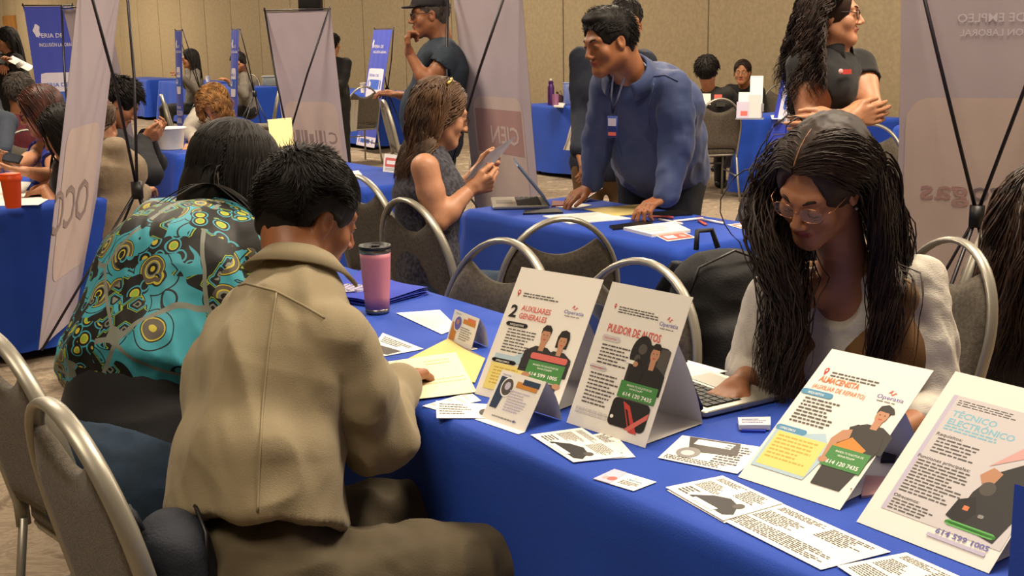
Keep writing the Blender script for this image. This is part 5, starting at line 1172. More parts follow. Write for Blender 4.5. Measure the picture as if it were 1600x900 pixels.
hair('short', J1['head'], J1['HR'], J1['k'], HAIR['black'], J1['root'], J1['org'], N=5000, L=.032, r=.0013, seed=3, vol=1.2, res=.0045, jit=.5, lift=.14)
# yoke seam and sleeve seam as raised stitching on the back of the shirt
# --- 2 woman in the patterned blouse
f_ = nrm((.84, .54, 0)); r_ = RG(f_); pel = A(W(190, 680, 2.62)); pel[2] = .56
def add2(s, TR, q):
    s.cap(q['chest']-TR[:, 1]*.02, .15, q['waist'], .155, .06, TR[:, 0], 1.35)
J2 = dict(pelvis=pel, neck=A(W(350, 345, 2.98)), chest=A(W(285, 440, 2.86)), waist=A(W(215, 570, 2.74)), head=A(W(370, 276, 3.06)), facing=f_, look=nrm((.86, .45, -.45)), k=1.0, bulk=1.42, res=.0075, fine=.0055, female=True,
    shR=A(W(398, 395, 2.78)), shL=A(W(250, 355, 3.12)), armR=dict(wrist=A(P(475, 448, .79)), pole=A(W(420, 560, 2.7)), dir=(.3, .9, 0), curl=.5), armL=dict(wrist=A(P(440, 425, .79)), pole=A(W(200, 480, 3.3)), dir=(.9, .3, 0), curl=.5),
    legs=seated_legs(pel, f_, r_, w=.12, th=.5, kz=.52), top=dict(mat=M_blouse, sleeve='long', thick=.02, loose=.02, wr=.010, wf=9, name='blouse', seed=8., add=add2, carve=lambda s, TR, q: s.plane(A(W(215, 505, 2.42)), nrm(-TR[:, 2]+.12*TR[:, 0]))), 
    bottom=dict(mat=M_jean, thick=.02, leg=1.3, name='jeans', top=A(W(190, 665, 2.42))), shoes=M_blks, face=False)
person('large woman seated from behind in a turquoise, lime and black patterned blouse', J2)
# black under-top showing between the blouse and the jeans
s = SDF(pel-.35, pel+.5, .009); s.cap(J2['waist']+UPZ*.0, .142, pel-UPZ*.01, .158, .04, J2['rgt'], 1.38); s.plane(A(W(200, 690, 2.36)), -J2['ax']); s.plane(A(W(215, 480, 2.5)), J2['ax'])
v, f = s.nets(); v = wrinkle(v, f, .006, 10, J2['rgt'], .2, True, 2.); mesh('undershirt', v, f, M_blk, J2['root'], True, None, None, J2['org'])
s = SDF(pel-.4, pel+.4, .01); s.cap(pel+UPZ*.03, .150, pel-UPZ*.05, .172, .04, J2['rgt'], 1.40); s.plane(A(W(190, 655, 2.36)), J2['ax']); s.plane(A((0, 0, .475)), (0, 0, -1)); v, f = s.nets(); mesh('jeans_seat', wrinkle(v, f, .010, 9), f, M_jean, J2['root'], True, None, None, J2['org'])
seams(J2, 'jeans_seat', [[(178, 655), (174, 690), (170, 730)], [(105, 655), (135, 682), (175, 690), (230, 680), (275, 665)], [(222, 700), (250, 696), (272, 692)], [(222, 700), (228, 722), (236, 745)]], mat('denim_stitch', '#46617c', .8), 'seam', .0022)
hair('long', J2['head'], J2['HR'], 1.04, HAIR['black'], J2['root'], J2['org'], body_coll(J2, .015), N=2600, L=.30, r=.0030, curl=.002, seed=5, grav=.8, vol=1.5, jit=.12, sweep=0, dom=.25, extra=lambda s, L: (s.ell(L((0, -.055, -.07)), A((.092, .065, .12)), J2['HR'], .03), s.ell(L((0, -.02, -.03)), A((.098, .085, .10)), J2['HR'], .03)))

# --- 3 young woman with glasses at the near table
f_ = nrm((-.62, -.78, 0)); r_ = RG(f_); pel = A(W(1335, 735, 2.78)); pel[2] = .50
M_rib = mat('white_ribbed_cloth', '#c9c3b8', .85, bump=.35, bs=160, stretch=(1, 1, 3)); M_vest = mat('brown_vest_cloth', '#6b4a24', .85, var=.08, bump=.2, bs=200)
def fold3(v, f, TR, q): return wrinkle(v, f, .004, 26, (0, 0, 1), .5, True, 12.)
lk3 = nrm((-.63, -.62, -.52))
J3 = dict(pelvis=pel, neck=A(W(1322, 428, 2.66)), chest=A(W(1322, 545, 2.72)), head=A(W(1280, 291, 2.53)), facing=f_, look=lk3, roll=.16, k=1.0, bulk=.98, female=True, bust=.9, skin='tan', res=.0065, fine=.0032, lids=True, neck_r=.92, jaw=.95,
    shR=A(W(1212, 462, 2.60)), shL=A(W(1436, 440, 2.72)), armR=dict(elbow=A(W(1178, 580, 2.66)), wrist=A(W(1152, 604, 2.47)), dir=(-.55, -.8, -.1), palm=(0, 0, -1), curl=.35),
    armL=dict(elbow=A(W(1462, 640, 2.62)), wrist=A(W(1370, 690, 2.35)), dir=(-.8, -.5, -.1), palm=(0, 0, -1), curl=.4), legs=seated_legs(pel, f_, r_, th=.42, kz=.49),
    top=dict(mat=M_rib, sleeve='long', cuff=.30, thick=.009, loose=.012, wr=.005, wf=16, fold=fold3, open_neck=((.10, -.012), (.072, .09, .082)), seed=5.), bottom=dict(mat=M_jean, name='jeans'), shoes=M_blks, brow=HAIR['dark'])
person('young woman with clear glasses and very long dark wavy hair, reading at the near table', J3)
glasses(J3['head'], J3['HR'], J3['k'], J3['root'], J3['org'], mat('glasses_gold', '#c89070', .25, metal=.9), w=.026, h=.019, round_=.8, lens=mat('glass_lens', '#e0e0e0', .05, alpha=.12))
# open vest: two front panels and a back shell
s = SDF(A(pel)-.4, A(J3['neck'])+.3, .008); ch, nk, wa, TR = J3['chest_'], A(J3['neck']), J3['waist_'], J3['TR']
s.cap(pel, .128, wa, .116, .05, TR[:, 0], 1.36); s.cap(wa, .116, ch, .132, .05, TR[:, 0], 1.38); s.cap(ch, .122, nk-TR[:, 2]*.09, .088, .05, TR[:, 0], 1.42)
for sx in (-1, 1): s.ell(ch+TR[:, 1]*.078+TR[:, 0]*sx*.07, A([.07, .064, .075]), TR, .04); s.cap(nk+TR[:, 0]*sx*.05-TR[:, 2]*.01, .035, nk+TR[:, 0]*sx*.12-TR[:, 2]*.04, .045, .04)
s.ell(nk+TR[:, 1]*.10-TR[:, 2]*.02, (.075, .13, .13), TR, .01, 's'); s.cap(nk+TR[:, 1]*.15-TR[:, 2]*.08, .055, pel+TR[:, 1]*.2, .085, .01, op='s'); s.cap(nk-TR[:, 2]*.02, .05, nk+TR[:, 2]*.1, .055, .01, op='s')
for sx, sh in ((1, J3['shR_']), (-1, J3['shL_'])): s.ell(sh+TR[:, 0]*sx*.055-UPZ*.03, (.065, .09, .11), TR, .01, 's')
v, f = s.nets(); mesh('vest', wrinkle(v, f, .003, 12, TR[:, 2]), f, M_vest, J3['root'], True, None, None, J3['org'])
def ex3(s, L): s.ell(L((0, -.062, .05)), A((.086, .092, .086)), J3['HR'], .02)
hair('long', J3['head'], J3['HR'], J3['k'], HAIR['dark'], J3['root'], J3['org'], body_coll(J3, .014), N=3600, L=.60, r=.0027, curl=.009, cfreq=28, seed=11, vol=1.45, jit=.14, part=.012, gk=.6, cull=.30, guides=dict(back_below=-.15, mix=.10, grav=.22, spread=(.016, .016, .02), pts=[[W(1205, 300, 2.60), W(1212, 400, 2.46), W(1212, 500, 2.41), W(1205, 590, 2.42), W(1200, 700, 2.45)], [W(1392, 300, 2.66), W(1378, 420, 2.56), W(1376, 540, 2.50), W(1380, 660, 2.52), W(1384, 800, 2.5)], [W(1410, 330, 2.78), W(1455, 400, 2.95), W(1495, 520, 2.95), W(1500, 640, 2.95), W(1500, 780, 2.95)]]), extra=ex3, res=.005)
pts = [V(J3['head']+J3['HR']@((CR_C+np.array([.012, math.sin(a)*(CR_R[1]+.0165), math.cos(a)*(CR_R[2]+.0165)]))*J3['k'])) for a in [x*.08 for x in range(-2, 12)]]
b = MB(); b.tube(pts, [.0008]+[.0024]*(len(pts)-2)+[.0012], 6, flat=(1., .5)); b.build('hair_parting', SKIN['fair'], J3['root'], True, J3['org'])
b = MB(); b.ellipsoid(V(J3['head']+J3['HR']@(A((-.083, .0, -.038))*J3['k'])), (.004,)*3); b.build('earring', M_silver, J3['root'], True, J3['org'])

# --- 4 woman holding papers
f_ = nrm((.93, .36, 0)); r_ = RG(f_); pel = A(W(668, 425, 4.52)); pel[2] = .52
M_gp = mat('grey_patterned_cloth', '#4b4a55', .85, vs=70, col2='#1d1d26', bump=.2, bs=200)
J4 = dict(pelvis=pel, neck=A(W(672, 232, 4.58)), head=A(W(690, 178, 4.58)), facing=f_, look=nrm((.88, .36, -.32)), k=1.02, bulk=.98, female=True, bust=1.05, skin='fair', res=.009, fine=.0048, arm_r=1.12,
    shR=A(W(664, 262, 4.40)), shL=A(W(680, 250, 4.74)), armR=dict(elbow=A(W(684, 345, 4.38)), wrist=A(W(735, 296, 4.46)), dir=(.85, .25, .25), palm=(.1, .8, .5), curl=[.8, .9, 1., 1.1], thumb=1.),
    armL=dict(elbow=A(W(700, 325, 4.80)), wrist=A(W(742, 272, 4.74)), dir=(.8, -.1, .35), palm=(.1, -.8, .5), curl=[.8, .9, 1., 1.1], thumb=1.), legs=seated_legs(pel, f_, r_, th=.44, kz=.50),
    top=dict(mat=M_gp, sleeve='none', thick=.010, name='sleeveless_top'), bottom=dict(mat=M_jean, name='jeans'), shoes=M_blks)
person('woman in profile with a grey sleeveless top reading a white paper', J4)
glasses(J4['head'], J4['HR'], J4['k'], J4['root'], J4['org'], M_black, lens=mat('smoked_lens', '#3a3030', .1, alpha=.6))
hair('long', J4['head'], J4['HR'], 1.04, HAIR['streak'], J4['root'], J4['org'], body_coll(J4, .02), N=1700, L=.30, r=.0030, curl=.009, cfreq=40, seed=6, vol=1.0, grav=.6, jit=.18, sweep=.6)
b = MB(); hc = J4['head']; L4 = lambda x, y, z: V(hc+J4['HR']@A((x, y, z))); b.tube([L4(.03, -.01, .137), L4(.055, -.02, .128), L4(.075, -.035, .110)], .006, 6); b.build('hair_clip', mat('gold_clip', '#d8b85a', .25, metal=.8), J4['root'], True, J4['org'])
q = [W(724, 286, 4.50), W(742, 276, 4.70), W(806, 214, 4.66), W(786, 222, 4.42)]
q = [W(723, 285, 4.48), W(768, 262, 4.62), W(806, 213, 4.66), W(763, 240, 4.50)]
root = empty('held_paper', (q[0]+q[2])/2, 'white sheet held up by the woman in the grey sleeveless top', 'paper'); b = MB(); cc = V((.004, .002, .004))
b.add([q[0].lerp(q[1], i/4).lerp(q[3].lerp(q[2], i/4), j/4)+V((0, 0, .008*math.sin(j/4*3.14))) for j in range(5) for i in range(5)], [(j*5+i, j*5+i+1, (j+1)*5+i+1, (j+1)*5+i) for j in range(4) for i in range(4)]); b.build('front_sheet', M_white, root, True, root.location)
b = MB(); b.add([x+cc for x in q], [(0, 1, 2, 3)]); b.build('rear_sheet', M_fold, root, False, root.location)

# --- 5 man in the blue shirt leaning on the second table
M_bshirt = mat('blue_shirt_cloth', '#34436e', .7, var=.06, vs=6, bump=.15, bs=300, sheen=.15); M_navy = mat('navy_trousers_cloth', '#14161f', .85)
f_ = nrm((-.62, -.78, 0)); r_ = RG(f_); pel = A(W(1032, 262, 5.42))
J5 = dict(pelvis=pel, neck=A(W(985, 118, 4.98)), chest=A(W(1018, 160, 5.12)), waist=A(W(1030, 215, 5.30)), head=A(W(950, 66, 4.86)), facing=f_, look=nrm((-.80, -.50, -.24)), roll=-.05, k=1.04, bulk=1.25, skin='brown', res=.0085, fine=.0048, neck_r=1.15,
    shR=A(W(945, 138, 5.08)), shL=A(W(1052, 138, 4.92)), armR=dict(elbow=A(W(935, 215, 5.28)), wrist=A(W(922, 292, 5.30)), dir=(-.75, -.3, -.35), palm=(-.2, 0, -1), curl=[.35, .4, .4, .4]),
    armL=dict(elbow=A(W(1058, 225, 4.92)), wrist=A(W(1040, 309, 4.88)), dir=(-.8, -.45, -.22), palm=(0, 0, -1), curl=[.35, .5, .6, .7], hand=True), legs=standing_legs(pel, f_, r_, w=.10, spread=.06), belly=1.0,
    top=dict(mat=M_bshirt, sleeve='long', cuff=.93, thick=.014, loose=.012, wr=.015, wf=8, seed=7., hem=pel+UPZ*.02, hem_r=.118, collar_up=.030, collar=dict(rr=.086, h=.026, fall=.035, open_=.5)), bottom=dict(mat=M_navy), shoes=M_blks, brow=HAIR['black'])
person('stout man in a blue long sleeved shirt leaning with both hands on the table', J5)
seams(J5, 'shirt', [[(966, 132), (962, 170), (964, 210), (972, 248)], [(905+100, 120), (1040, 118), (1062, 128)], [(1022, 130), (1012, 165), (1014, 200)]], M_bshirt, 'seam', .004)
def ex5(s, L): s.ell(L((.0, .03, .104)), A((.064, .058, .028)), J5['HR'], .02)
hair('short', J5['head'], J5['HR'], J5['k'], HAIR['black'], J5['root'], J5['org'], N=2600, L=.028, r=.0017, seed=9, vol=1.1, lift=.25, jit=.5, extra=ex5, res=.006)
b = MB(); c_ = A(pel)+UPZ*.035; b.tube([V(c_+J5['rgt']*.185*math.cos(a)+J5['tf']*.15*math.sin(a)) for a in [i*math.pi/14 for i in range(28)]], .016, 8, closed=True, flat=(1.2, .5), ref=(0, 0, 1)); b.build('belt', M_blks, J5['root'], True, J5['org'])
bq = W(957, 198, 4.70); b = MB(); R_ = Matrix(frame_of((-.5, -.85, 0)).tolist()); b.box(bq, (.044, .004, .084), R_, bev=.0015); bd = b.build('badge', mat('badge_blue', '#2a3f8c', .4), J5['root'], True, J5['org']); 
b = MB(); b.box(bq+R_ @ V((0, .004, .018)), (.034, .001, .03), R_); b.build('badge_card', PC['lilac'], bd, False, J5['org']).location = (0, 0, 0); b = MB(); b.box(bq+R_ @ V((0, .004, -.028)), (.034, .001, .014), R_); b.build('badge_strip', PC['rpink'], bd, False, J5['org'])
b = MB(); nk = V(J5['neck']); tp = bq+V((0, 0, .05)); b.tube([W(958, 118, 4.80), W(955, 150, 4.70), tp], .004, 6); b.tube([W(975, 122, 4.78), W(965, 155, 4.70), tp], .004, 6); b.build('lanyard', mat('lanyard_navy', '#141a38', .7), J5['root'], True, J5['org'])

# --- 6 man behind him
M_nj = mat('navy_jacket_cloth', '#141c2e', .8, bump=.15, bs=250)
f_ = nrm((-.35, -.94, 0)); r_ = RG(f_); pel = A(W(948, 255, 6.4))
J6 = dict(pelvis=pel, neck=A(W(958, 82, 6.4)), head=A(W(978, 38, 6.35)), facing=f_, look=nrm((.10, -.98, -.12)), k=1.05, bulk=1.05, skin='tan', res=.011, fine=.006, armR=dict(wrist=A(W(905, 235, 6.2)), curl=.5, dir=(.3, -.2, -.9)), armL=dict(wrist=A(W(985, 235, 6.2)), curl=.5, dir=(0, -.2, -.9)),
    legs=standing_legs(pel, f_, r_), top=dict(mat=M_nj, name='jacket', hem=pel, thick=.016, loose=.012), bottom=dict(mat=mat('tan_trousers_cloth', '#6b4f2c', .85)), shoes=M_blks, brow=HAIR['black'])
person('man in a dark navy jacket standing mostly hidden behind the leaning man', J6); hair('short', J6['head'], J6['HR'], J6['k'], HAIR['black'], J6['root'], J6['org'], N=500, L=.028, r=.003, seed=2, vol=.8, res=.008)

# --- 7 woman with crossed arms
f_ = nrm((.75, -.66, 0)); r_ = RG(f_); pel = A(W(1282, 268, 4.85))
def xa(px, py, Y): return A(W(px, py, Y))
J7 = dict(pelvis=pel, neck=xa(1302, 82, 4.86), head=xa(1302, 24, 4.84), facing=f_, look=nrm((.93, -.35, .02)), k=1.02, bulk=1.06, female=True, skin='fair', res=.0085, fine=.0045, bust=1.0,
    shR=xa(1252, 104, 4.78), shL=xa(1342, 100, 4.95), armR=dict(elbow=xa(1262, 186, 4.72), wrist=xa(1330, 186, 4.50), dir=(.9, .1, .15), palm=(.2, .9, .1), curl=.3), armL=dict(elbow=xa(1362, 170, 4.78), wrist=xa(1300, 190, 4.52), dir=(-.9, -.1, -.1), palm=(-.1, .9, 0), curl=.4, arm_r=1.1),
    arm_r=1.15, legs=standing_legs(pel, f_, r_), top=dict(mat=M_blk, sleeve='short', name='polo_shirt', hem=pel-UPZ*.04, thick=.012, loose=.010, collar=dict(rr=.06, h=.03, open_=.5)), bottom=dict(mat=M_blk), shoes=M_blks)
person('woman in a black polo shirt with glasses standing with crossed arms', J7)
glasses(J7['head'], J7['HR'], J7['k'], J7['root'], J7['org'], M_black, r=.0018)
hair('long', J7['head'], J7['HR'], 1.05, HAIR['dark'], J7['root'], J7['org'], body_coll(J7, .01), N=1700, L=.38, r=.0036, curl=.012, cfreq=70, seed=8, vol=1.6, jit=.25, grav=.6, sweep=.6)
lg = W(1323, 112, 4.68); b = MB(); R_ = Matrix(frame_of((.45, -.9, 0)).tolist()); b.box(lg, (.045, .004, .018), R_); b.build('chest_emblem', PC['red'], J7['root'], False, J7['org']); b = MB(); b.ellipsoid(lg+R_ @ V((.03, .0, .002)), (.012, .004, .010), R_); b.build('chest_emblem_dot', PC['pink'], J7['root'], True, J7['org'])

# --- 8 man in the cap
f_ = nrm((-.95, -.25, 0)); r_ = RG(f_); pel = A(W(680, 205, 7.0))
J8 = dict(pelvis=pel, neck=A(W(690, 64, 7.0)), head=A(W(670, 24, 7.0)), facing=f_, look=nrm((-.96, -.22, -.05)), k=1.05, bulk=1.22, skin='brown', res=.011, fine=.006, belly=1.1,
    shR=A(W(686, 88, 7.2)), shL=A(W(696, 92, 6.8)), armL=dict(elbow=A(W(668, 132, 6.75)), wrist=A(W(640, 84, 6.8)), dir=(-.15, 0, 1), palm=(.9, 0, .3), curl=[.9, 1.2, 1.2, 1.2]), armR=dict(elbow=A(W(668, 150, 7.3)), wrist=A(W(628, 150, 7.2)), dir=(-.9, 0, .3), curl=.5),
    legs=standing_legs(pel, f_, r_), top=dict(mat=mat('slate_tshirt_cloth', '#26323f', .85), sleeve='short', name='t_shirt', hem=pel-UPZ*.05, thick=.014, loose=.014), bottom=dict(mat=M_navy), shoes=M_blks, brow=HAIR['grey'])
person('man in a dark cap and slate t-shirt standing with a hand at his mouth', J8); hair('short', J8['head'], J8['HR'], J8['k'], HAIR['grey'], J8['root'], J8['org'], N=400, L=.02, r=.003, seed=2, vol=.5, res=.008)
glasses(J8['head'], J8['HR'], J8['k'], J8['root'], J8['org'], M_black, r=.002)
s = SDF(J8['head']-.2, J8['head']+.2, .007); L8 = lambda x, y, z: J8['head']+J8['HR']@(A((x, y, z))*1.05); s.ell(L8(0, -.012, .055), A((.088, .108, .085))*1.05, J8['HR'], .01); s.plane(L8(0, 0, .045), -J8['HR'][:, 2]+.1*J8['HR'][:, 1]); s.ell(L8(0, .098, .050), A((.060, .056, .008)), J8['HR'], .012)
v, f = s.nets(); mesh('cap', v, f, mat('cap_cloth', '#1d1a1e', .85), J8['root'], True, None, None, J8['org'])

# --- helper for the smaller people of the background
def figure(label, head, neck, pel, facing, look, hairspec, topm, topname='shirt', sleeve='long', seated=True, armR=None, armL=None, skin='tan', k=1., bulk=1., female=False, res=.013, fine=.007, bottom=None, glass=False, add=None, face=False, pz=None, loose=.01, arm_r=1.05, **kw):
    f_ = nrm((facing[0], facing[1], 0)); r_ = RG(f_); pel = A(pel)
    if pz: pel[2] = pz
    J = dict(pelvis=pel, neck=A(neck), head=A(head), facing=f_, look=nrm(look), k=k, bulk=bulk, female=female, skin=skin, res=res, fine=fine, hres=.007 if res > .01 else .0055, armR=armR, armL=armL, arm_r=arm_r,
        legs=seated_legs(pel, f_, r_) if seated else standing_legs(pel, f_, r_), top=dict(mat=topm, name=topname, sleeve=sleeve, thick=.012, loose=loose, hem=pel+UPZ*(0 if seated else -.04)), bottom=dict(mat=bottom or M_blk), shoes=M_blks, face=face, **kw)
    person(label, J)
    st, hm, kwh = hairspec; kwh = dict(kwh); kwh.setdefault('N', 350); kwh.setdefault('r', .006); kwh.setdefault('res', .009); kwh.setdefault('grav', .7); kwh['N'] = int(kwh['N']*1.5)
    hair(st, J['head'], J['HR'], k*1.03, HAIR[hm], J['root'], J['org'], body_coll(J, .015), **kwh)
    if glass: glasses(J['head'], J['HR'], k, J['root'], J['org'], M_black, r=.0018)
    return J
# 9 blond woman writing
figure('blond curly haired woman in white bent over writing at her table', W(334, 165, 9.05), W(338, 182, 9.35), W(345, 232, 9.6), (-.45, -.9), (-.15, -.6, -.75), ('long', 'blond', dict(L=.20, curl=.014, cfreq=70, N=650, vol=2.6)), mat('white_blouse_cloth', '#cfc8bb', .85), 'blouse',
       armR=dict(wrist=A(P(303, 216, .79)), pole=A(W(270, 215, 9.3)), dir=(.2, -.9, -.2), curl=.8), armL=dict(wrist=A(P(325, 216, .79)), pole=A(W(385, 215, 9.2)), dir=(-.8, -.5, -.1), curl=.5), female=True, pz=.52, skin='fair', face=True)
# 10 man looking at his phone
figure('black haired man in a dark jacket bowed over his phone', W(187, 162, 6.9), W(178, 205, 6.95), W(165, 330, 6.9), (.85, .45), (.80, .15, -.55), ('short', 'black', dict(L=.05, vol=1.6, N=900, r=.004)), mat('charcoal_jacket_cloth', '#191a20', .85), 'jacket',
       armR=dict(wrist=A(W(222, 219, 6.85)), pole=A(W(190, 270, 6.6)), dir=(.8, .2, .3), curl=.8, palm=(0, .6, .6)), armL=dict(wrist=A(W(228, 212, 7.0)), pole=A(W(200, 260, 7.3)), dir=(.8, 0, .2), curl=.8, palm=(0, -.3, .8)), k=1.08, pz=.52, face=True, bottom=mat('pale_denim', '#8fa3b5', .85))
# 11 person in the beige cardigan
figure('person in a beige cardigan with long streaked hair behind the edge-on banner', W(150, 192, 6.15), W(168, 228, 6.15), W(185, 345, 6.05), (.85, .5), (.85, .45, -.3), ('long', 'streak', dict(L=.42, N=500, vol=1.2, curl=.006, r=.005)), mat('beige_knit', '#857560', .9, var=.12, vs=12, bump=.5, bs=90), 'cardigan',
       armR=dict(wrist=A(W(225, 300, 6.3)), pole=A(W(200, 330, 6.0)), curl=.5), armL=dict(wrist=A(W(215, 280, 6.7)), curl=.5), female=True, bulk=1.25, pz=.52, bottom=MATS['pale_denim'], res=.010)
# 12 auburn woman with glasses
figure('auburn haired woman with glasses in a blue top at the left edge', W(62, 175, 6.5), W(75, 222, 6.6), W(95, 330, 6.6), (-.85, -.5), (-.93, -.15, -.30), ('long', 'auburn', dict(L=.34, N=600, vol=1.7, r=.0055)), mat('blue_top_cloth', '#1c2c86', .7), 'blouse',
       armR=dict(wrist=A(W(28, 258, 6.1)), pole=A(W(70, 320, 6.9)), dir=(-.8, -.3, .2), palm=(0, .2, .9), curl=.8), armL=dict(wrist=A(W(40, 268, 5.95)), pole=A(W(90, 320, 6.0)), dir=(-.8, 0, .2), palm=(0, 0, 1), curl=.7), sleeve='short', female=True, glass=True, face=True, pz=.52, res=.010, fine=.0055, skin='fair')
root = empty('phone', W(14, 246, 5.95), 'dark phone held by the auburn haired woman', 'phone', 'phones'); b = MB(); b.box(root.location, (.12, .07, .008), Matrix.Rotation(.5, 3, 'X') @ Matrix.Rotation(.3, 3, 'Y'), bev=.002); b.build('body', M_black, root, True, root.location); b = MB(); b.box(root.location+V((0, -.002, .005)), (.11, .06, .001), Matrix.Rotation(.5, 3, 'X') @ Matrix.Rotation(.3, 3, 'Y')); b.build('screen', mat('screen_dark', '#101a2c', .15), root, False, root.location)
# 13 black haired head beside her with the writing arm
figure('black haired person writing behind the edge-on banner, only hair and forearm visible', W(98, 208, 6.05), W(112, 252, 6.1), W(125, 350, 6.1), (-.8, -.6), (-.85, -.3, -.5), ('long', 'black', dict(L=.28, N=500, vol=1.6)), M_blk, 'top', sleeve='short',
       armR=dict(wrist=A(P(78, 288, .80)), pole=A(W(110, 320, 6.2)), dir=(-.85, -.3, -.2), curl=.8, palm=(0, 0, -1)), armL=dict(wrist=A(P(70, 296, .79)), pole=A(W(120, 330, 5.8)), dir=(-.85, 0, -.2), curl=.8), pz=.52, res=.010, arm_r=1.1)
# 14 dark red top
figure('grey haired person seated from behind in a dark red top', W(30, 146, 8.6), W(30, 182, 8.6), W(38, 270, 8.5), (-.3, .95), (-.4, .9, -.2), ('short', 'grey', dict(L=.04, vol=1.8, N=500)), mat('dark_red_cloth', '#571622', .85), 'sweater', armR=dict(wrist=A(W(60, 235, 8.9)), curl=.5), armL=dict(wrist=A(W(10, 235, 8.9)), curl=.5), pz=.52, bulk=1.1)
# 15 left border
figure('person in a slate shirt cut off by the left border', W(-42, 110, 7.4), W(-36, 150, 7.4), W(-25, 285, 7.4), (-.9, .2), (-.9, .2, -.1), ('short', 'dark', dict(L=.03)), mat('slate_cloth', '#353d4a', .85), 'shirt', seated=True, armL=dict(wrist=A(W(5, 235, 7.2)), pole=A(W(15, 220, 7.3)), curl=.5), armR=None, pz=.6, bulk=1.15)
# 16 long black hair standing, far left
figure('woman with long black hair in black standing far left holding papers', W(9, 62, 13.2), W(14, 85, 13.2), W(16, 150, 13.2), (-.6, -.75), (-.8, -.5, -.1), ('long', 'black', dict(L=.45, N=300, vol=1.4)), M_blk, 'top', seated=False, armL=dict(wrist=A(W(20, 100, 12.8)), curl=.5), armR=dict(wrist=A(W(4, 104, 12.8)), curl=.5), female=True)
q = [W(12, 95, 12.7), W(14, 90, 12.9), W(46, 106, 12.9), W(44, 111, 12.7)]; root = empty('paper_roll', (q[0]+q[2])/2, 'white papers held by the black haired woman far left', 'paper'); b = MB(); b.add(q+[x+V((.02, .05, .02)) for x in q], [(0, 1, 2, 3), (7, 6, 5, 4), (0, 4, 5, 1), (1, 5, 6, 2), (2, 6, 7, 3), (3, 7, 4, 0)]); b.build('paper_roll_sheet', M_white, root, False, root.location); b = MB(); b.tube([q[0].lerp(q[3], .5), q[0].lerp(q[3], .5)+V((.03, .06, .03))], .03, 8); b.build('paper_band', M_fold, root, True, root.location)
# 17, 18 far pair
figure('woman in a sleeveless black dress in profile, far behind at left', W(104, 60, 17.5), W(107, 73, 17.5), W(107, 122, 17.5), (-.95, -.1), (-.95, -.1, 0), ('back', 'black', dict(L=.10, N=200, vol=1.6)), M_blk, 'dress', sleeve='short', seated=False, armL=dict(wrist=A(W(97, 104, 17.2)), curl=.5), armR=dict(wrist=A(W(100, 106, 17.8)), curl=.5), female=True, bulk=1.05)
figure('person with pale hair facing away beside the woman in the black dress', W(90, 68, 18.6), W(88, 80, 18.6), W(86, 122, 18.6), (.9, .2), (.9, .3, 0), ('long', 'blond', dict(L=.10, N=200, vol=2.4)), M_blk, 'top', seated=False, armR=dict(wrist=A(W(84, 118, 18.4)), curl=.5), armL=None)
# 19 dark figure behind the middle banner
figure('person in black standing behind the middle white banner', W(519, 70, 13.6), W(520, 92, 13.6), W(521, 158, 13.6), (.3, .9), (.3, .95, 0), ('short', 'black', dict(L=.03)), M_blk, 'jacket', seated=False, armR=dict(wrist=A(W(538, 155, 13.6)), curl=.4, dir=(0, 0, -1)), armL=dict(wrist=A(W(500, 155, 13.6)), curl=.4, dir=(0, 0, -1)), bulk=1.1)
# 20, 21 far seated pair at the back wall
figure('far seated woman with long dark hair beside the left narrow banner', W(296, 92, 17.6), W(300, 108, 17.7), W(304, 146, 17.7), (-.85, -.5), (-.9, -.3, -.1), ('long', 'black', dict(L=.34, N=260, vol=1.4)), mat('grey_top_cloth', '#6b655c', .85), 'top', armL=dict(wrist=A(W(285, 122, 17.2)), curl=.5), armR=dict(wrist=A(W(282, 122, 17.8)), curl=.5), female=True, pz=.52, k=1.05)
figure('far seated visitor in a grey jacket bowed beside the right narrow banner', W(372, 97, 16.8), W(378, 112, 16.9), W(388, 150, 17.0), (-.9, -.3), (-.85, -.2, -.5), ('short', 'black', dict(L=.03, N=200)), MATS['grey_top_cloth'], 'jacket', armL=dict(wrist=A(W(360, 130, 16.5)), curl=.5), armR=dict(wrist=A(W(360, 128, 17.1)), curl=.5), pz=.52)
# 22 man in the black printed shirt, 23 woman with pulled back hair
J = figure('man seated from behind in a black shirt with a white back print', W(1105, 112, 11.0), W(1108, 142, 11.05), W(1122, 215, 11.1), (.5, .85), (.35, .9, -.12), ('short', 'black', dict(L=.045, vol=1.8, N=500, r=.005)), mat('black_print_shirt', '#1a1714', .85), 'printed_shirt', sleeve='short', armR=dict(elbow=A(W(1162, 178, 11.1)), wrist=A(W(1172, 196, 11.7)), curl=.5), armL=dict(wrist=A(W(1110, 190, 11.8)), curl=.5), pz=.52, bulk=1.15, k=1.05)
for (px, py, w_, h_, mt) in ((1103, 155, .085, .10, 'white'), (1122, 152, .07, .05, 'rpink'), (1126, 163, .08, .04, 'shirt')):
    b = MB(); b.box(W(px, py, 10.86), (w_, .004, h_), Matrix.Rotation(-.25, 3, 'Z')); b.build('back_print', PC[mt], J['root'], False, J['org'])
figure('woman with pulled back hair in black facing the visitor at the far right table', W(1160, 113, 13.0), W(1163, 136, 13.15), W(1168, 195, 13.3), (-.55, -.83), (-.35, -.92, -.08), ('back', 'dark', dict(L=.07, N=300, vol=.6)), M_blk, 'jacket', armR=dict(wrist=A(W(1150, 180, 12.7)), curl=.5), armL=dict(wrist=A(W(1185, 180, 12.7)), curl=.5), female=True, pz=.52, bulk=1.1, skin='tan', face=True, k=1.05)
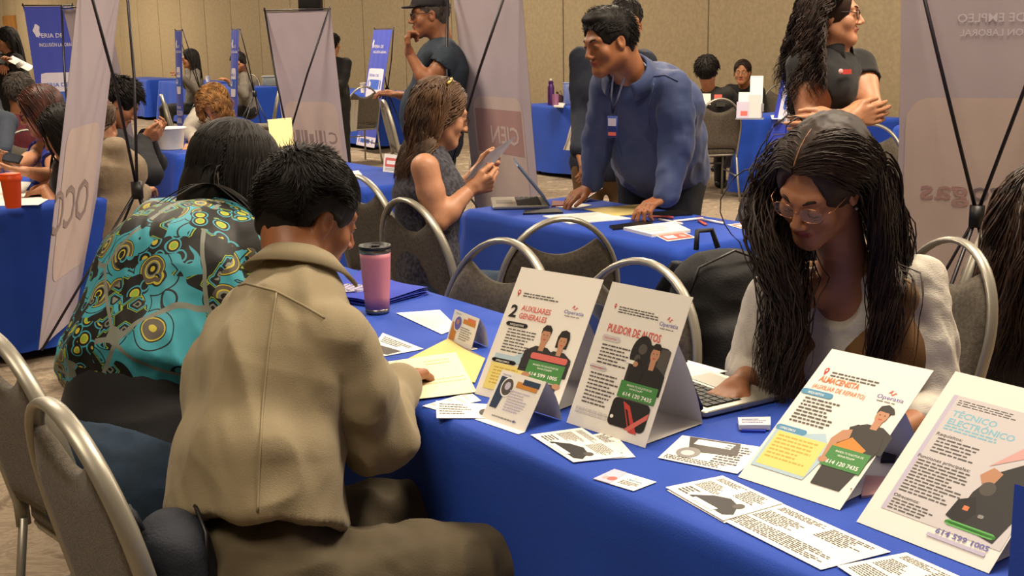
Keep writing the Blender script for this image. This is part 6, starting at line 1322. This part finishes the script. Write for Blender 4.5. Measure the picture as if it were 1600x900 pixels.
# 24 right border
J = figure('woman with long brown hair seen from behind at the right border', W(1632, 330, 3.62), W(1618, 410, 3.66), W(1590, 640, 3.7), (-.1, .98), (.1, .9, -.3), ('long', 'brown', dict(L=.50, N=2200, vol=2.0, r=.0032, curl=.006, grav=.5, jit=.2)), M_blk, 'jacket', armR=dict(wrist=A(W(1700, 560, 4.0)), curl=.5), armL=dict(wrist=A(W(1560, 560, 4.0)), curl=.5), female=True, pz=.52, res=.009, bulk=1.15, k=1.05)

# --- backpacks
def backpack(c, R, k, label, m):
    root = empty('backpack', V((c[0], c[1], c[2])), label, 'backpack', 'dark backpacks'); L = lambda x, y, z: A(c)+R@(A((x, y, z))*k); s = SDF(A(c)-.35, A(c)+.4, .008)
    s.cap(L(0, 0, -.10), .10*k, L(0, 0, .12), .085*k, .03, R[:, 0], 1.5); s.cap(L(0, .07, -.10), .06*k, L(0, .07, .0), .05*k, .02, R[:, 0], 1.7)
    v, f = s.nets(); mesh('bag_body', wrinkle(v, f, .006, 12), f, m, root, True, None, None, root.location)
    for sx in (-1, 1):
        b = MB(); b.tube([V(L(sx*.07, -.09, .17)), V(L(sx*.085, -.15, .10)), V(L(sx*.09, -.15, .0)), V(L(sx*.09, -.12, -.13)), V(L(sx*.08, -.06, -.17))], .022*k, 8, flat=(1., .35), ref=tuple(R[:, 0])); st_ = b.build('strap', mat('strap_cloth', '#171b26', .7, bump=.3, bs=300), root, True, root.location)
        b = MB(); b.box(V(L(sx*.09, -.155, -.04)), (.05, .012, .03), Matrix(R.tolist()), bev=.003); b.build('buckle', M_black, root, True, root.location)
    b = MB(); b.tube([V(L(-.03, -.07, .20)), V(L(-.02, -.08, .245)), V(L(.02, -.08, .245)), V(L(.03, -.07, .20))], .008, 6); b.build('grab_handle', MATS['strap_cloth'], root, True, root.location)
    b = MB(); b.tube([V(L(-.13, .03, .05)), V(L(-.09, .06, .17)), V(L(0, .07, .205)), V(L(.09, .06, .17)), V(L(.13, .03, .05))], .004, 5); b.build('zip', M_black, root, True, root.location)
backpack(A(W(285, 925, 1.96)), frame_of((.8, .5, .1)), .74, 'dark slate backpack wedged between the nearest chair back and the khaki man', mat('backpack_slate', '#1c2230', .75, bump=.3, bs=200))
backpack(A(W(1130, 520, 3.2)), frame_of((.3, -.9, .1)), 1.15, 'black backpack standing behind the laptop, left of the young woman', mat('backpack_black', '#0e0e11', .8, bump=.3, bs=200))

# --- white cloths hanging at the far tables
def white_cloth(c4, label):
    """top-left, top-right, bottom-right, bottom-left"""
    root = empty('white_cloth', sum(c4, V())/4, label, 'cloth', 'white cloths at the far tables'); n_ = (c4[1]-c4[0]).cross(V((0, 0, 1))).normalized(); b = MB()
    for off in (0, .004):
        b.add([c4[0].lerp(c4[1], i/14).lerp(c4[3].lerp(c4[2], i/14), j/14)+n_*(.02*math.sin(i*1.1+j*.1)*(.3+j/14)+off) for j in range(15) for i in range(15)], [(j*15+i, j*15+i+1, (j+1)*15+i+1, (j+1)*15+i) for j in range(14) for i in range(14)])
    o = b.build('hanging_cloth', mat('white_cloth', '#b7aea0', .9), root, True, root.location)
white_cloth([W(1148, 192, 11.2), W(1172, 184, 11.4), W(1178, 264, 11.3), W(1126, 262, 11.1)], 'white cloth hanging beside the chair of the man in the black printed shirt')
white_cloth([W(892, 196, 12.2), W(905, 192, 12.4), W(904, 236, 12.3), W(878, 234, 12.1)], 'white cloth hanging below the corner of the purple bottle table')
white_cloth([W(548, 156, 13.9), W(560, 156, 14.2), W(556, 204, 14.1), W(543, 206, 13.8)], 'white cloth hanging left of the leaning blue banner')
# ---------------------------------------------------------------- tidy
S.frame_set(1)
